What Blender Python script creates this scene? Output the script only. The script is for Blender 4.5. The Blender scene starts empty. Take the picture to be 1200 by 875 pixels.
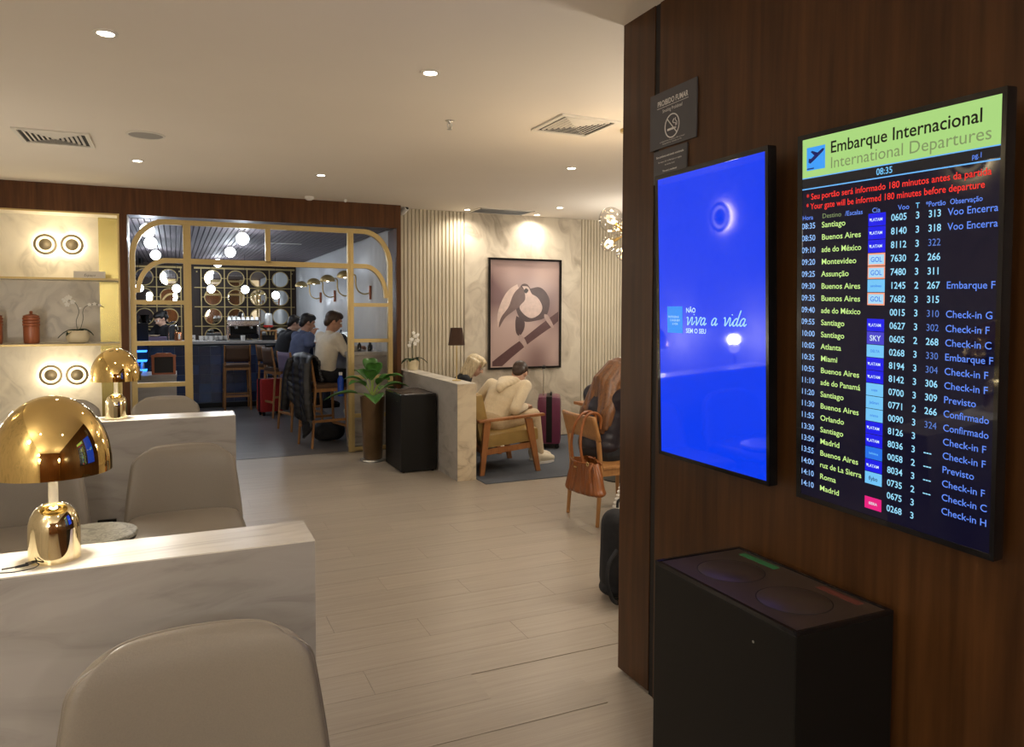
import bpy, bmesh, math, random
from mathutils import Vector, Matrix, Euler
random.seed(7)
PI = math.pi
S = bpy.context.scene
COL = S.collection
R = math.radians

# ------------------------------------------------------------------ camera
cam_d = bpy.data.cameras.new('camera'); cam = bpy.data.objects.new('camera', cam_d); COL.objects.link(cam)
yaw, pit, rol = .42695, -.04608, .00293
fw = Vector((math.sin(yaw)*math.cos(pit), math.cos(yaw)*math.cos(pit), math.sin(pit)))
r0 = Vector((math.cos(yaw), -math.sin(yaw), 0)); u0 = r0.cross(fw)
cr = r0*math.cos(rol)+u0*math.sin(rol); cu = u0*math.cos(rol)-r0*math.sin(rol)
cam.matrix_world = Matrix(((cr.x, cu.x, -fw.x, 0), (cr.y, cu.y, -fw.y, 0), (cr.z, cu.z, -fw.z, 1.6), (0, 0, 0, 1)))
cam_d.sensor_width = 36; cam_d.sensor_fit = 'HORIZONTAL'; cam_d.lens = 36*867.71/1200
cam_d.shift_x = 0; cam_d.shift_y = -30.6/1200
cam_d.clip_start = .05; cam_d.clip_end = 60
S.camera = cam

# ------------------------------------------------------------------ world, exposure
w = bpy.data.worlds.new('world'); S.world = w; w.use_nodes = True
w.node_tree.nodes['Background'].inputs[0].default_value = (1, .86, .68, 1)
w.node_tree.nodes['Background'].inputs[1].default_value = .02
S.view_settings.view_transform = 'Standard'; S.view_settings.look = 'None'
S.view_settings.gamma = 1; S.view_settings.use_curve_mapping = False
S.view_settings.exposure = 0.1

WARM = (1, .885, .74); NEUT = (1, .935, .845); COOL = (.82, .90, 1)
P_DOWN = 20        # watts of a ceiling downlight
P_RING = 3.0       # watts behind a ring wall light
P_SIDEFILL = 30        # watts of fill added at the nearer rings of the left wall, unseen
P_FILLGLOBE = 60   # watts of the unseen globes added as fill
P_GLOBE = 10        # watts of a white bar globe

def light(kind, loc, power, color=WARM, size=.04, parent=None, spot=None, blend=1, rot=None, name='bulb_light'):
    d = bpy.data.lights.new(name, kind); d.energy = power; d.color = color
    if kind == 'AREA': d.size = size
    else: d.shadow_soft_size = size
    if kind == 'SPOT': d.spot_size = R(spot or 120); d.spot_blend = blend
    o = bpy.data.objects.new(name, d); COL.objects.link(o); o.location = loc
    if rot: o.rotation_euler = rot
    if parent: o.parent = parent
    return o

# ------------------------------------------------------------------ materials
def newmat(name):
    m = bpy.data.materials.new(name); m.use_nodes = True
    return m, m.node_tree.nodes, m.node_tree.links, m.node_tree.nodes['Principled BSDF']
def plain(name, c, rough=.5, metal=0, coat=0, spec=None, emit=None, es=0, noise=0, nscale=30, bump=0, trans=0, ior=1.45, sheen=0):
    m, n, l, b = newmat(name)
    b.inputs['Base Color'].default_value = (*c, 1); b.inputs['Roughness'].default_value = rough
    b.inputs['Metallic'].default_value = metal; b.inputs['Coat Weight'].default_value = coat
    b.inputs['Coat Roughness'].default_value = .04; b.inputs['IOR'].default_value = ior
    b.inputs['Transmission Weight'].default_value = trans
    b.inputs['Sheen Weight'].default_value = sheen
    if spec is not None: b.inputs['Specular IOR Level'].default_value = spec
    if emit: b.inputs['Emission Color'].default_value = (*emit, 1); b.inputs['Emission Strength'].default_value = es
    if noise or bump:
        tc = n.new('ShaderNodeTexCoord'); nz = n.new('ShaderNodeTexNoise'); nz.inputs['Scale'].default_value = nscale
        nz.inputs['Detail'].default_value = 5
        l.new(tc.outputs['Object'], nz.inputs['Vector'])
        if noise:
            cr_ = n.new('ShaderNodeValToRGB')
            cr_.color_ramp.elements[0].position = .3; cr_.color_ramp.elements[1].position = .7
            cr_.color_ramp.elements[0].color = (*[x*(1-noise) for x in c], 1)
            cr_.color_ramp.elements[1].color = (*[min(1, x*(1+noise)) for x in c], 1)
            l.new(nz.outputs['Fac'], cr_.inputs[0]); l.new(cr_.outputs[0], b.inputs['Base Color'])
        if bump:
            bp = n.new('ShaderNodeBump'); bp.inputs['Strength'].default_value = bump; bp.inputs['Distance'].default_value = .002
            l.new(nz.outputs['Fac'], bp.inputs['Height']); l.new(bp.outputs[0], b.inputs['Normal'])
    return m
def emis(name, c, s):
    m, n, l, b = newmat(name)
    b.inputs['Base Color'].default_value = (0, 0, 0, 1); b.inputs['Roughness'].default_value = .3
    b.inputs['Emission Color'].default_value = (*c, 1); b.inputs['Emission Strength'].default_value = s
    return m
def grain(name, c0, c1, scale=(9, 9, .7), rough=.4, fine=6, coat=0, rnd=False, lo=.34, hi=.66, spec=.5):
    """streaky wood or stone-look vinyl: noise drawn out along one axis"""
    m, n, l, b = newmat(name)
    tc = n.new('ShaderNodeTexCoord'); mp = n.new('ShaderNodeMapping'); mp.inputs['Scale'].default_value = scale
    src = tc.outputs['Object']
    if rnd:
        oi = n.new('ShaderNodeObjectInfo'); mu = n.new('ShaderNodeVectorMath'); mu.operation = 'SCALE'
        mu.inputs[0].default_value = (37, 23, 11); l.new(oi.outputs['Random'], mu.inputs['Scale'])
        ad = n.new('ShaderNodeVectorMath'); ad.operation = 'ADD'; l.new(src, ad.inputs[0]); l.new(mu.outputs[0], ad.inputs[1]); src = ad.outputs[0]
    l.new(src, mp.inputs['Vector'])
    a = n.new('ShaderNodeTexNoise'); a.inputs['Scale'].default_value = 1.2; a.inputs['Detail'].default_value = 6; a.inputs['Roughness'].default_value = .62; a.inputs['Distortion'].default_value = .6
    f = n.new('ShaderNodeTexNoise'); f.inputs['Scale'].default_value = fine; f.inputs['Detail'].default_value = 4
    l.new(mp.outputs[0], a.inputs['Vector']); l.new(mp.outputs[0], f.inputs['Vector'])
    mx = n.new('ShaderNodeMix'); mx.inputs[0].default_value = .42
    l.new(a.outputs['Fac'], mx.inputs[2]); l.new(f.outputs['Fac'], mx.inputs[3])
    cr_ = n.new('ShaderNodeValToRGB'); e = cr_.color_ramp.elements
    e[0].position = lo; e[1].position = hi; e[0].color = (*c0, 1); e[1].color = (*c1, 1)
    l.new(mx.outputs[0], cr_.inputs[0]); out = cr_.outputs[0]
    if rnd:
        hv = n.new('ShaderNodeHueSaturation'); mr = n.new('ShaderNodeMapRange'); mr.inputs[3].default_value = .97; mr.inputs[4].default_value = 1.03
        l.new(oi.outputs['Random'], mr.inputs[0]); l.new(mr.outputs[0], hv.inputs['Value']); l.new(out, hv.inputs['Color']); out = hv.outputs[0]
    l.new(out, b.inputs['Base Color']); b.inputs['Roughness'].default_value = rough; b.inputs['Coat Weight'].default_value = coat
    b.inputs['Specular IOR Level'].default_value = spec
    bp = n.new('ShaderNodeBump'); bp.inputs['Strength'].default_value = .12; bp.inputs['Distance'].default_value = .001
    l.new(mx.outputs[0], bp.inputs['Height']); l.new(bp.outputs[0], b.inputs['Normal'])
    return m
def quilt(name, c):
    m = plain(name, c, .42); n, l = m.node_tree.nodes, m.node_tree.links; b = n['Principled BSDF']
    tc = n.new('ShaderNodeTexCoord'); wv = n.new('ShaderNodeTexWave'); wv.bands_direction = 'Z'; wv.inputs['Scale'].default_value = 4.2; wv.inputs['Distortion'].default_value = 1.2; wv.inputs['Detail'].default_value = 1
    bp = n.new('ShaderNodeBump'); bp.inputs['Strength'].default_value = .35; bp.inputs['Distance'].default_value = .008
    l.new(tc.outputs['Object'], wv.inputs['Vector']); l.new(wv.outputs['Fac'], bp.inputs['Height']); l.new(bp.outputs[0], b.inputs['Normal'])
    return m
def marble(name, base, vein, dark, scale=1.0, rough=.35, rot=(0, 0, 0), stretch=(1, 1, 1), lo=.40, hi=.60):
    m, n, l, b = newmat(name)
    tc = n.new('ShaderNodeTexCoord'); mp = n.new('ShaderNodeMapping'); mp.inputs['Rotation'].default_value = rot
    mp.inputs['Scale'].default_value = [s*scale for s in stretch]
    l.new(tc.outputs['Object'], mp.inputs['Vector'])
    d = n.new('ShaderNodeTexNoise'); d.inputs['Scale'].default_value = 1.1; d.inputs['Detail'].default_value = 3
    l.new(mp.outputs[0], d.inputs['Vector'])
    sc = n.new('ShaderNodeVectorMath'); sc.operation = 'SCALE'; sc.inputs['Scale'].default_value = 2.2
    l.new(d.outputs['Color'], sc.inputs[0])
    ad = n.new('ShaderNodeVectorMath'); ad.operation = 'ADD'; l.new(mp.outputs[0], ad.inputs[0]); l.new(sc.outputs[0], ad.inputs[1])
    v = n.new('ShaderNodeTexNoise'); v.inputs['Scale'].default_value = 2.2; v.inputs['Detail'].default_value = 7; v.inputs['Roughness'].default_value = .55; v.inputs['Distortion'].default_value = 1.4
    l.new(ad.outputs[0], v.inputs['Vector'])
    cr_ = n.new('ShaderNodeValToRGB'); e = cr_.color_ramp.elements
    e[0].position = lo; e[0].color = (*dark, 1); e[1].position = hi; e[1].color = (*base, 1)
    x = e.new((lo+hi)/2-.03); x.color = (*vein, 1)
    l.new(v.outputs['Fac'], cr_.inputs[0]); l.new(cr_.outputs[0], b.inputs['Base Color'])
    b.inputs['Roughness'].default_value = rough
    return m

M = {}
M['wood'] = grain('walnut panelling', (.030, .0108, .0028), (.085, .034, .0100), (8, 8, .45), .36, 5, lo=.34, hi=.68, spec=.3)
M['wood2'] = grain('walnut header', (.052, .017, .0035), (.125, .046, .011), (9, 9, .6), .45, 5, spec=.25)
M['oak'] = grain('honey oak', (.29, .130, .040), (.42, .205, .070), (14, 14, 1.6), .42, 5)
M['oakred'] = grain('reddish oak', (.27, .10, .032), (.40, .165, .055), (14, 14, 2), .38, 5)
M['plank'] = grain('grey beige vinyl', (.300, .258, .210), (.385, .334, .275), (1.0, 34, 34), .34, 5, rnd=True)
M['floorbar'] = grain('dark grey vinyl', (.10, .095, .095), (.16, .15, .145), (1.5, 9, 9), .33, 4)
M['ceil'] = plain('cream ceiling paint', (.80, .735, .64), .9, noise=.015, nscale=1.5)
M['marblewall'] = marble('veined cream stone', (.66, .59, .47), (.53, .46, .36), (.40, .34, .26), .9, .4, (0, .35, 0), (1, 1, .75), .36, .62)
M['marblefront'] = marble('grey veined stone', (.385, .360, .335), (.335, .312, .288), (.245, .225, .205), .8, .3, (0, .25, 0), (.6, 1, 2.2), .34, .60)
M['marbleend'] = marble('warm stone', (.70, .60, .44), (.60, .50, .36), (.42, .34, .24), 1.1, .35, (0, .5, 0), (1, 1, 1.5), .36, .58)
M['alcove'] = marble('pale plaster stone', (.72, .67, .57), (.65, .60, .51), (.53, .49, .42), 1.3, .45, (0, .3, 0), (1, 1, .8), .34, .60)
M['flute'] = plain('fluted cream panel', (.60, .535, .41), .55, noise=.06, nscale=3)
M['brass'] = plain('satin brass', (.52, .39, .17), .42, .55, noise=.03, nscale=40)
M['brassstrip'] = plain('polished brass strip', (.50, .41, .15), .25, .8, noise=.05, nscale=8)
M['gold'] = plain('mirror gold', (.93, .68, .27), .035, 1)
M['goldpale'] = plain('pale mirror gold', (.95, .82, .52), .06, 1)
M['chrome'] = plain('chrome', (.8, .8, .8), .12, 1)
M['steel'] = plain('brushed steel', (.55, .55, .53), .35, .9, noise=.08, nscale=60)
M['leather'] = plain('taupe leather', (.225, .193, .155), .30, noise=.05, nscale=6, bump=.25)
M['leather2'] = plain('taupe leather fine grain', (.225, .193, .155), .32, noise=.04, nscale=240, bump=.35)
M['black'] = plain('black lacquer', (.006, .0055, .005), .45, spec=.3)
M['blackgloss'] = plain('black gloss plastic', (.006, .006, .007), .12, coat=.4)
M['bintop'] = plain('smoked brown top', (.046, .030, .022), .38, noise=.12, nscale=9)
M['groove'] = plain('dark joint', (.008, .006, .005), .7)
M['white'] = plain('white plastic', (.78, .76, .72), .4)
M['whitetrim'] = plain('white painted metal', (.72, .68, .6), .5)
M['grillegrey'] = plain('matte grey grille', (.36, .34, .31), .85)
M['ventdark'] = plain('dark duct', (.03, .028, .025), .8)
M['led'] = emis('downlight lens', (1, .9, .74), 24)
M['glow'] = emis('warm ring glow', (1, .80, .46), 2.6)
M['halo'] = emis('warm halo glow', (1, .82, .52), 22)
M['bulb'] = emis('warm lamp bulb', (1, .88, .66), 16)
M['filament'] = emis('glowing filament bulb', (1, .72, .36), 30)
M['globe'] = emis('white globe glass', (.92, .97, 1), 9)
M['ringmetal'] = plain('aged brass disc', (.20, .165, .11), .5, .4, noise=.12, nscale=60)
M['mirror'] = plain('round mirror glass', (.85, .86, .84), .02, 1)
M['tile'] = None
M['glass'] = plain('clear glass', (1, 1, 1), .02, trans=1, ior=1.3)
M['barwall'] = plain('white glossy corrugated wall', (.62, .64, .66), .28, noise=.03, nscale=4)
M['barslat'] = plain('grey ceiling slat', (.15, .125, .14), .6, 0, noise=.1, nscale=12)
M['barceil'] = plain('dark bar ceiling', (.075, .065, .075), .6)
M['darkwood'] = grain('dark brown boards', (.035, .017, .009), (.065, .032, .016), (8, 8, .6), .5, 5)
M['counter'] = plain('grey counter stone', (.42, .41, .40), .25, noise=.1, nscale=30)
M['rug'] = plain('slate blue rug', (.085, .095, .115), .95, noise=.1, nscale=200, bump=.6)
M['olive'] = plain('olive tan leather', (.36, .235, .075), .42, noise=.08, nscale=12, bump=.2)
M['cognac'] = plain('cognac leather', (.215, .066, .014), .36, noise=.16, nscale=9, bump=.4)
M['skin'] = plain('skin', (.56, .34, .24), .5, noise=.05, nscale=25)
M['skin2'] = plain('tanned skin', (.42, .22, .14), .5, noise=.05, nscale=25)
M['hairblack'] = plain('black hair', (.012, .010, .009), .45, noise=.3, nscale=90)
M['hairbrown'] = plain('dark brown hair', (.045, .024, .014), .45, noise=.3, nscale=90)
M['hairauburn'] = grain('auburn brown hair', (.045, .016, .007), (.235, .100, .036), (40, 40, 2.2), .4, 4)
M['hairblond'] = grain('blonde hair', (.30, .22, .12), (.82, .70, .46), (42, 42, 2.5), .42, 4)
M['cream'] = plain('cream fleece', (.74, .62, .43), .9, noise=.05, nscale=60, bump=.4, sheen=.3)
M['sand'] = plain('sand cotton', (.55, .43, .28), .9, noise=.06, nscale=50, bump=.3)
M['shirtwhite'] = plain('off white shirt', (.60, .55, .46), .85, noise=.05, nscale=20)
M['shirtblue'] = plain('slate blue shirt', (.085, .105, .19), .85, noise=.1, nscale=20)
M['clothblack'] = plain('black cloth', (.012, .012, .015), .8, noise=.2, nscale=40)
M['puffer'] = quilt('black quilted nylon', (.010, .0095, .011))
M['plum'] = quilt('dark plum quilted nylon', (.013, .009, .016))
M['jeans'] = plain('dark denim', (.03, .04, .07), .85, noise=.15, nscale=90)
M['shoe'] = plain('off white sneaker', (.70, .62, .48), .6, noise=.05, nscale=50)
M['purple'] = plain('mauve upholstery', (.155, .120, .195), .8, noise=.08, nscale=60)
M['brownseat'] = plain('brown upholstery', (.090, .045, .022), .6, noise=.1, nscale=60)
M['burgundy'] = plain('burgundy hard shell', (.150, .026, .070), .28, coat=.3, noise=.08, nscale=10)
M['red'] = plain('red luggage fabric', (.36, .018, .015), .7, noise=.1, nscale=80)
M['leaf'] = plain('glossy green leaf', (.050, .155, .028), .32, noise=.3, nscale=16)
M['leafdark'] = plain('dark orchid leaf', (.018, .045, .016), .35, noise=.25, nscale=20)
M['stemlight'] = plain('light green stem', (.30, .42, .08), .5, noise=.15, nscale=20)
M['petal'] = plain('white orchid petal', (.82, .80, .74), .6, noise=.04, nscale=60)
M['pot'] = plain('bronze glazed planter', (.125, .075, .035), .3, .35, noise=.25, nscale=5)
M['creampot'] = plain('cream ceramic', (.70, .60, .40), .45, noise=.04, nscale=14)
M['jar'] = grain('turned red wood', (.27, .075, .028), (.40, .125, .05), (10, 10, 1), .38, 5)
M['shade'] = plain('brown fabric lampshade', (.060, .030, .018), .85, noise=.1, nscale=120)
M['soil'] = plain('dark potting soil', (.03, .02, .012), .95, noise=.4, nscale=60)
M['signgrey'] = plain('charcoal sign plate', (.060, .058, .064), .5, noise=.04, nscale=20)
M['signwhite'] = plain('off white print', (.62, .60, .58), .6)
M['paper'] = plain('silver plate', (.50, .47, .42), .35, .3)
M['tabletop'] = marble('grey green table stone', (.42, .42, .36), (.30, .30, .25), (.20, .20, .17), 9, .3)
M['board'] = plain('blackboard', (.018, .014, .012), .6)
M['bluebottle'] = plain('cobalt blue plastic', (.010, .06, .42), .3)
M['juice'] = plain('red drink', (.35, .02, .015), .15, coat=.5)
M['copper'] = plain('copper can', (.62, .26, .12), .25, .9)
M['greenlbl'] = plain('green label', (.03, .16, .06), .5)
M['redlbl'] = plain('dull red label', (.13, .035, .025), .5)
M['bluescreen'] = plain('lit blue shelf', (.01, .03, .1), .3, emit=(.03, .22, 1), es=3)

def thinglass():
    m, n, l, b = newmat('thin clear glass')
    tr = n.new('ShaderNodeBsdfTransparent'); gl = n.new('ShaderNodeBsdfGlossy'); gl.inputs['Roughness'].default_value = .03
    lw = n.new('ShaderNodeLayerWeight'); lw.inputs['Blend'].default_value = .32; mx = n.new('ShaderNodeMixShader')
    l.new(lw.outputs['Facing'], mx.inputs[0]); l.new(tr.outputs[0], mx.inputs[1]); l.new(gl.outputs[0], mx.inputs[2])
    l.new(mx.outputs[0], n['Material Output'].inputs['Surface']); return m
M['glassthin'] = thinglass()

# ------------------------------------------------------------------ geometry helpers
class G:
    """collects shapes, then links them as one mesh object"""
    def __init__(s): s.b = bmesh.new(); s.mi = 0; s.mats = []
    def use(s, m):
        if m not in s.mats: s.mats.append(m)
        s.mi = s.mats.index(m); return s
    def _f(s, vs):
        try: f = s.b.faces.new(vs); f.material_index = s.mi; return f
        except ValueError: return None
    def add(s, vf, mat=None):
        vs, fs = vf
        nv = [s.b.verts.new(mat @ Vector(v) if mat else v) for v in vs]
        for f in fs: s._f([nv[i] for i in f])
        return s
    def box(s, c, d, rz=0, bev=0, rot=None):
        x, y, z = [q/2 for q in d]
        mt = Matrix.Translation(c) @ (rot.to_matrix().to_4x4() if rot else Matrix.Rotation(rz, 4, 'Z'))
        t = bmesh.new(); bmesh.ops.create_cube(t, size=1)
        for v in t.verts: v.co = Vector((v.co.x*2*x, v.co.y*2*y, v.co.z*2*z))
        if bev: bmesh.ops.bevel(t, geom=list(t.edges), offset=min(bev, x*.9, y*.9, z*.9), segments=2, profile=.7, affect='EDGES')
        s._merge(t, mt); return s
    def b2(s, a, b_, bev=0):
        return s.box([(a[i]+b_[i])/2 for i in range(3)], [abs(b_[i]-a[i]) for i in range(3)], bev=bev)
    def _merge(s, t, mt=None):
        mp = {v: s.b.verts.new(mt @ v.co if mt else v.co) for v in t.verts}
        for f in t.faces: s._f([mp[v] for v in f.verts])
        t.free()
    def cyl(s, p0, p1, r0_, r1=None, n=16, cap=True):
        p0 = Vector(p0); p1 = Vector(p1); r1 = r0_ if r1 is None else r1
        a = (p1-p0).normalized(); k = a.orthogonal().normalized(); j = a.cross(k)
        A = [s.b.verts.new(p0+(k*math.cos(2*PI*i/n)+j*math.sin(2*PI*i/n))*r0_) for i in range(n)]
        B = [s.b.verts.new(p1+(k*math.cos(2*PI*i/n)+j*math.sin(2*PI*i/n))*r1) for i in range(n)]
        for i in range(n): s._f([A[i], A[(i+1) % n], B[(i+1) % n], B[i]])
        if cap: s._f(A[::-1]); s._f(B)
        return s
    def lathe(s, prof, c=(0, 0, 0), n=24, axis='Z', mt=None):
        rings = []
        mt = mt or Matrix.Identity(4)
        for r_, z in prof:
            if r_ < 1e-5: rings.append([s.b.verts.new(mt @ (Vector(c)+Vector((0, 0, z))))])
            else: rings.append([s.b.verts.new(mt @ (Vector(c)+Vector((r_*math.cos(2*PI*i/n), r_*math.sin(2*PI*i/n), z)))) for i in range(n)])
        for a, b_ in zip(rings, rings[1:]):
            for i in range(n):
                i2 = (i+1) % n
                if len(a) == 1 and len(b_) == 1: continue
                if len(a) == 1: s._f([a[0], b_[i2], b_[i]])
                elif len(b_) == 1: s._f([a[i], a[i2], b_[0]])
                else: s._f([a[i], a[i2], b_[i2], b_[i]])
        return s
    def tube(s, pts, r, n=8, close=False):
        pts = [Vector(p) for p in pts]; rings = []; k = None; N = len(pts)
        rr = r if isinstance(r, (list, tuple)) else [r]*N
        for i, p in enumerate(pts):
            a = pts[(i-1) % N if close else max(i-1, 0)]; b_ = pts[(i+1) % N if close else min(i+1, N-1)]
            t = (b_-a).normalized()
            k = (k - t*k.dot(t)) if k else t.orthogonal()
            if k.length < 1e-6: k = t.orthogonal()
            k.normalize(); j = t.cross(k)
            rings.append([s.b.verts.new(p+(k*math.cos(2*PI*q/n)+j*math.sin(2*PI*q/n))*rr[i]) for q in range(n)])
        m = N if close else N-1
        for i in range(m):
            a, b_ = rings[i], rings[(i+1) % N]
            for q in range(n): s._f([a[q], a[(q+1) % n], b_[(q+1) % n], b_[q]])
        if not close: s._f(rings[0][::-1]); s._f(rings[-1])
        return s
    def prism(s, poly, d0, d1, plane='XZ'):
        """polygon extruded between depths d0 and d1; plane XZ -> depth Y, XY -> Z, YZ -> X"""
        def pt(a, b_, d): return {'XZ': (a, d, b_), 'XY': (a, b_, d), 'YZ': (d, a, b_)}[plane]
        A = [s.b.verts.new(pt(a, b_, d0)) for a, b_ in poly]; B = [s.b.verts.new(pt(a, b_, d1)) for a, b_ in poly]
        n = len(poly); s._f(A); s._f(B[::-1])
        for i in range(n): s._f([A[i], B[i], B[(i+1) % n], A[(i+1) % n]])
        return s
    def band(s, outer, inner, d0, d1, close=False):
        """strip between two polylines of equal length in XZ, thick from y=d0 to d1"""
        n = len(outer); Q = []
        for d in (d0, d1):
            Q.append([s.b.verts.new((p[0], d, p[1])) for p in outer]); Q.append([s.b.verts.new((p[0], d, p[1])) for p in inner])
        of, inf, ob, ib = Q
        for i in range(n if close else n-1):
            j = (i+1) % n
            s._f([of[i], of[j], inf[j], inf[i]]); s._f([ob[j], ob[i], ib[i], ib[j]])
            s._f([of[j], of[i], ob[i], ob[j]]); s._f([inf[i], inf[j], ib[j], ib[i]])
        if not close:
            s._f([of[0], inf[0], ib[0], ob[0]]); s._f([of[-1], ob[-1], ib[-1], inf[-1]])
        return s
    def ball(s, c, r, n=16, m=10, scale=(1, 1, 1), mt=None):
        t = bmesh.new(); bmesh.ops.create_uvsphere(t, u_segments=n, v_segments=m, radius=1)
        rr = r if isinstance(r, (tuple, list)) else (r, r, r)
        mm = Matrix.Translation(c) @ (mt.to_4x4() if mt else Matrix.Identity(4)) @ Matrix.Diagonal((rr[0]*scale[0], rr[1]*scale[1], rr[2]*scale[2], 1))
        s._merge(t, mm); return s
    def grid(s, fn, nu, nv, closeu=False):
        V = [[s.b.verts.new(fn(i/(nu if closeu else nu-1), j/(nv-1))) for j in range(nv)] for i in range(nu)]
        for i in range(nu if closeu else nu-1):
            for j in range(nv-1):
                a = V[i]; c = V[(i+1) % nu]
                s._f([a[j], c[j], c[j+1], a[j+1]])
        return s
    def text(s, txt, size, x, y, z=0, align='LEFT', bold=0, shear=0, sx=1, mt=None):
        cu_ = bpy.data.curves.new('t', 'FONT'); cu_.body = txt; cu_.size = size; cu_.align_x = align
        cu_.offset = bold*size; cu_.shear = shear; cu_.resolution_u = 3
        o = bpy.data.objects.new('t', cu_); COL.objects.link(o)
        dg = bpy.context.evaluated_depsgraph_get(); me = bpy.data.meshes.new_from_object(o.evaluated_get(dg))
        T = (mt or Matrix.Identity(4)) @ Matrix.Translation((x, y, z)) @ Matrix.Diagonal((sx, 1, 1, 1))
        nv = [s.b.verts.new(T @ v.co) for v in me.vertices]
        for p in me.polygons: s._f([nv[i] for i in p.vertices])
        bpy.data.objects.remove(o); bpy.data.meshes.remove(me); bpy.data.curves.remove(cu_)
        return s
    def obj(s, name, mat, parent=None, smooth=False, recalc=True, subsurf=0, loc=None, angle=40):
        if recalc: bmesh.ops.recalc_face_normals(s.b, faces=list(s.b.faces))
        me = bpy.data.meshes.new(name); s.b.to_mesh(me); s.b.free()
        if s.mats:
            for m in s.mats: me.materials.append(m)
        else: me.materials.append(mat)
        o = bpy.data.objects.new(name, me); COL.objects.link(o)
        if smooth:
            for p in me.polygons: p.use_smooth = True
            try: me.set_sharp_from_angle(angle=R(angle))
            except Exception: pass
        if parent: o.parent = parent
        if loc: o.location = loc
        if subsurf:
            md = o.modifiers.new('s', 'SUBSURF'); md.levels = subsurf; md.render_levels = subsurf
        return o

def tag(o, label=None, cat=None, group=None, kind=None):
    if label: o['label'] = label
    if cat: o['category'] = cat
    if group: o['group'] = group
    if kind: o['kind'] = kind
    return o
def thing(name, label, cat, loc=(0, 0, 0), rz=0, group=None):
    o = bpy.data.objects.new(name, None); COL.objects.link(o); o.empty_display_size = .1
    o.location = loc; o.rotation_euler = (0, 0, rz)
    return tag(o, label, cat, group)
def dup(root, loc=None, rz=None, label=None, group=None):
    r = root.copy(); COL.objects.link(r)
    if loc is not None: r.location = loc
    if rz is not None: r.rotation_euler = (0, 0, rz)
    if label: r['label'] = label
    if group: r['group'] = group
    for ch in list(root.children):
        c = ch.copy(); COL.objects.link(c); c.parent = r
        for g in list(ch.children):
            d = g.copy(); COL.objects.link(d); d.parent = c
    return r
def struct(g, name, mat, **k):
    o = g.obj(name, mat, **k); o['kind'] = 'structure'; return o
def arc(cx, cz, rx, rz, a0, a1, n=14):
    return [(cx+rx*math.cos(R(a0+(a1-a0)*i/n)), cz+rz*math.sin(R(a0+(a1-a0)*i/n))) for i in range(n+1)]
def smooth_path(pts, n=6):
    """Catmull-Rom through the points"""
    P = [Vector(p) for p in pts]; P = [P[0]*2-P[1]]+P+[P[-1]*2-P[-2]]; out = []
    for i in range(1, len(P)-2):
        for k in range(n):
            t = k/n; a, b_, c, d = P[i-1:i+3]
            out.append(.5*((2*b_)+(c-a)*t+(2*a-5*b_+4*c-d)*t*t+(3*b_-a-3*c+d)*t**3))
    return out+[P[-2]]
def blob(name, mat, shapes, parent=None, voxel=.01, it=4, fac=.6):
    """one continuous skin grown over overlapping ellipsoids ('e') and tapered limbs ('c')"""
    g = G()
    for q in shapes:
        if q[0] == 'e':
            mt = Euler([R(a) for a in q[3]]).to_matrix() if len(q) > 3 else None
            g.ball(q[1], q[2], 20, 12, mt=mt)
        else:
            p0, p1, ra, rb = q[1:5]
            g.ball(p0, ra, 14, 9); g.ball(p1, rb, 14, 9)
            if (Vector(p1)-Vector(p0)).length > 1e-4: g.cyl(p0, p1, ra, rb, 14)
    o = g.obj(name, mat, None)
    md = o.modifiers.new('r', 'REMESH'); md.mode = 'VOXEL'; md.voxel_size = voxel; md.use_smooth_shade = True
    sm = o.modifiers.new('m', 'SMOOTH'); sm.factor = fac; sm.iterations = it
    dg = bpy.context.evaluated_depsgraph_get(); me = bpy.data.meshes.new_from_object(o.evaluated_get(dg))
    old = o.data; o.modifiers.clear(); o.data = me; me.name = name; bpy.data.meshes.remove(old)
    if not me.materials: me.materials.append(mat)
    for p in me.polygons: p.use_smooth = True
    if parent: o.parent = parent
    return o
# ================================================================== STRUCTURE
YH = 8.38            # front of the walnut header
CZ = 2.84            # lounge ceiling
BZ = 2.62            # bar ceiling
XW = 1.785           # walnut wall with the screens
fl = struct(G().b2((-1.9, -3.2, -.12), (7.6, 8.50, -.003)), 'floor', M['plank'])
# vinyl planks picked out one by one where the photo shows them
pw, pl = .225, 1.25
pm = G().b2((-pl/2+.0007, -pw/2+.0007, -.003), (pl/2-.0007, pw/2-.0007, 0)).obj('plank', M['plank'], fl)
first = True
for i in range(38):
    y = .30+pw*(i+.5)
    if y+pw/2 > 8.36: break
    off = (i*.43) % pl
    x = -.35-off
    while x < 4.6:
        xc = x+pl/2
        # only where the camera can see the floor
        if xc+pl/2 > .0+(.04*y) and xc-pl/2 < (1.78 if y < 2.7 else .62*y+.3):
            hi = min(xc+pl/2, XW) if y < 2.9 else xc+pl/2
            if y >= 2.9 or xc+pl/2 <= XW+.01:
                o = pm if first else pm.copy()
                if not first: COL.objects.link(o); o.parent = fl
                first = False; o.location = (xc, y, 0)
        x += pl
fb = struct(G().b2((-1.4, 8.50, -.12), (2.5, 16.9, 0)), 'floor_bar', M['floorbar'])
struct(G().b2((-1.9, -3.2, CZ), (7.6, 8.75, CZ+.12)), 'ceiling', M['ceil'])
struct(G().b2((-1.4, 8.75, BZ), (2.6, 16.9, BZ+.1)), 'ceiling_bar', M['barceil'])
g = G()
for i in range(62):
    x = -1.33+i*.062
    if x < 2.3: g.b2((x, 8.80, BZ-.035), (x+.050, 16.3, BZ))
o = g.obj('ceiling_slats', M['barslat']); o['kind'] = 'stuff'; o['label'] = 'long grey slats of the bar ceiling'; o['category'] = 'ceiling slats'
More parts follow.
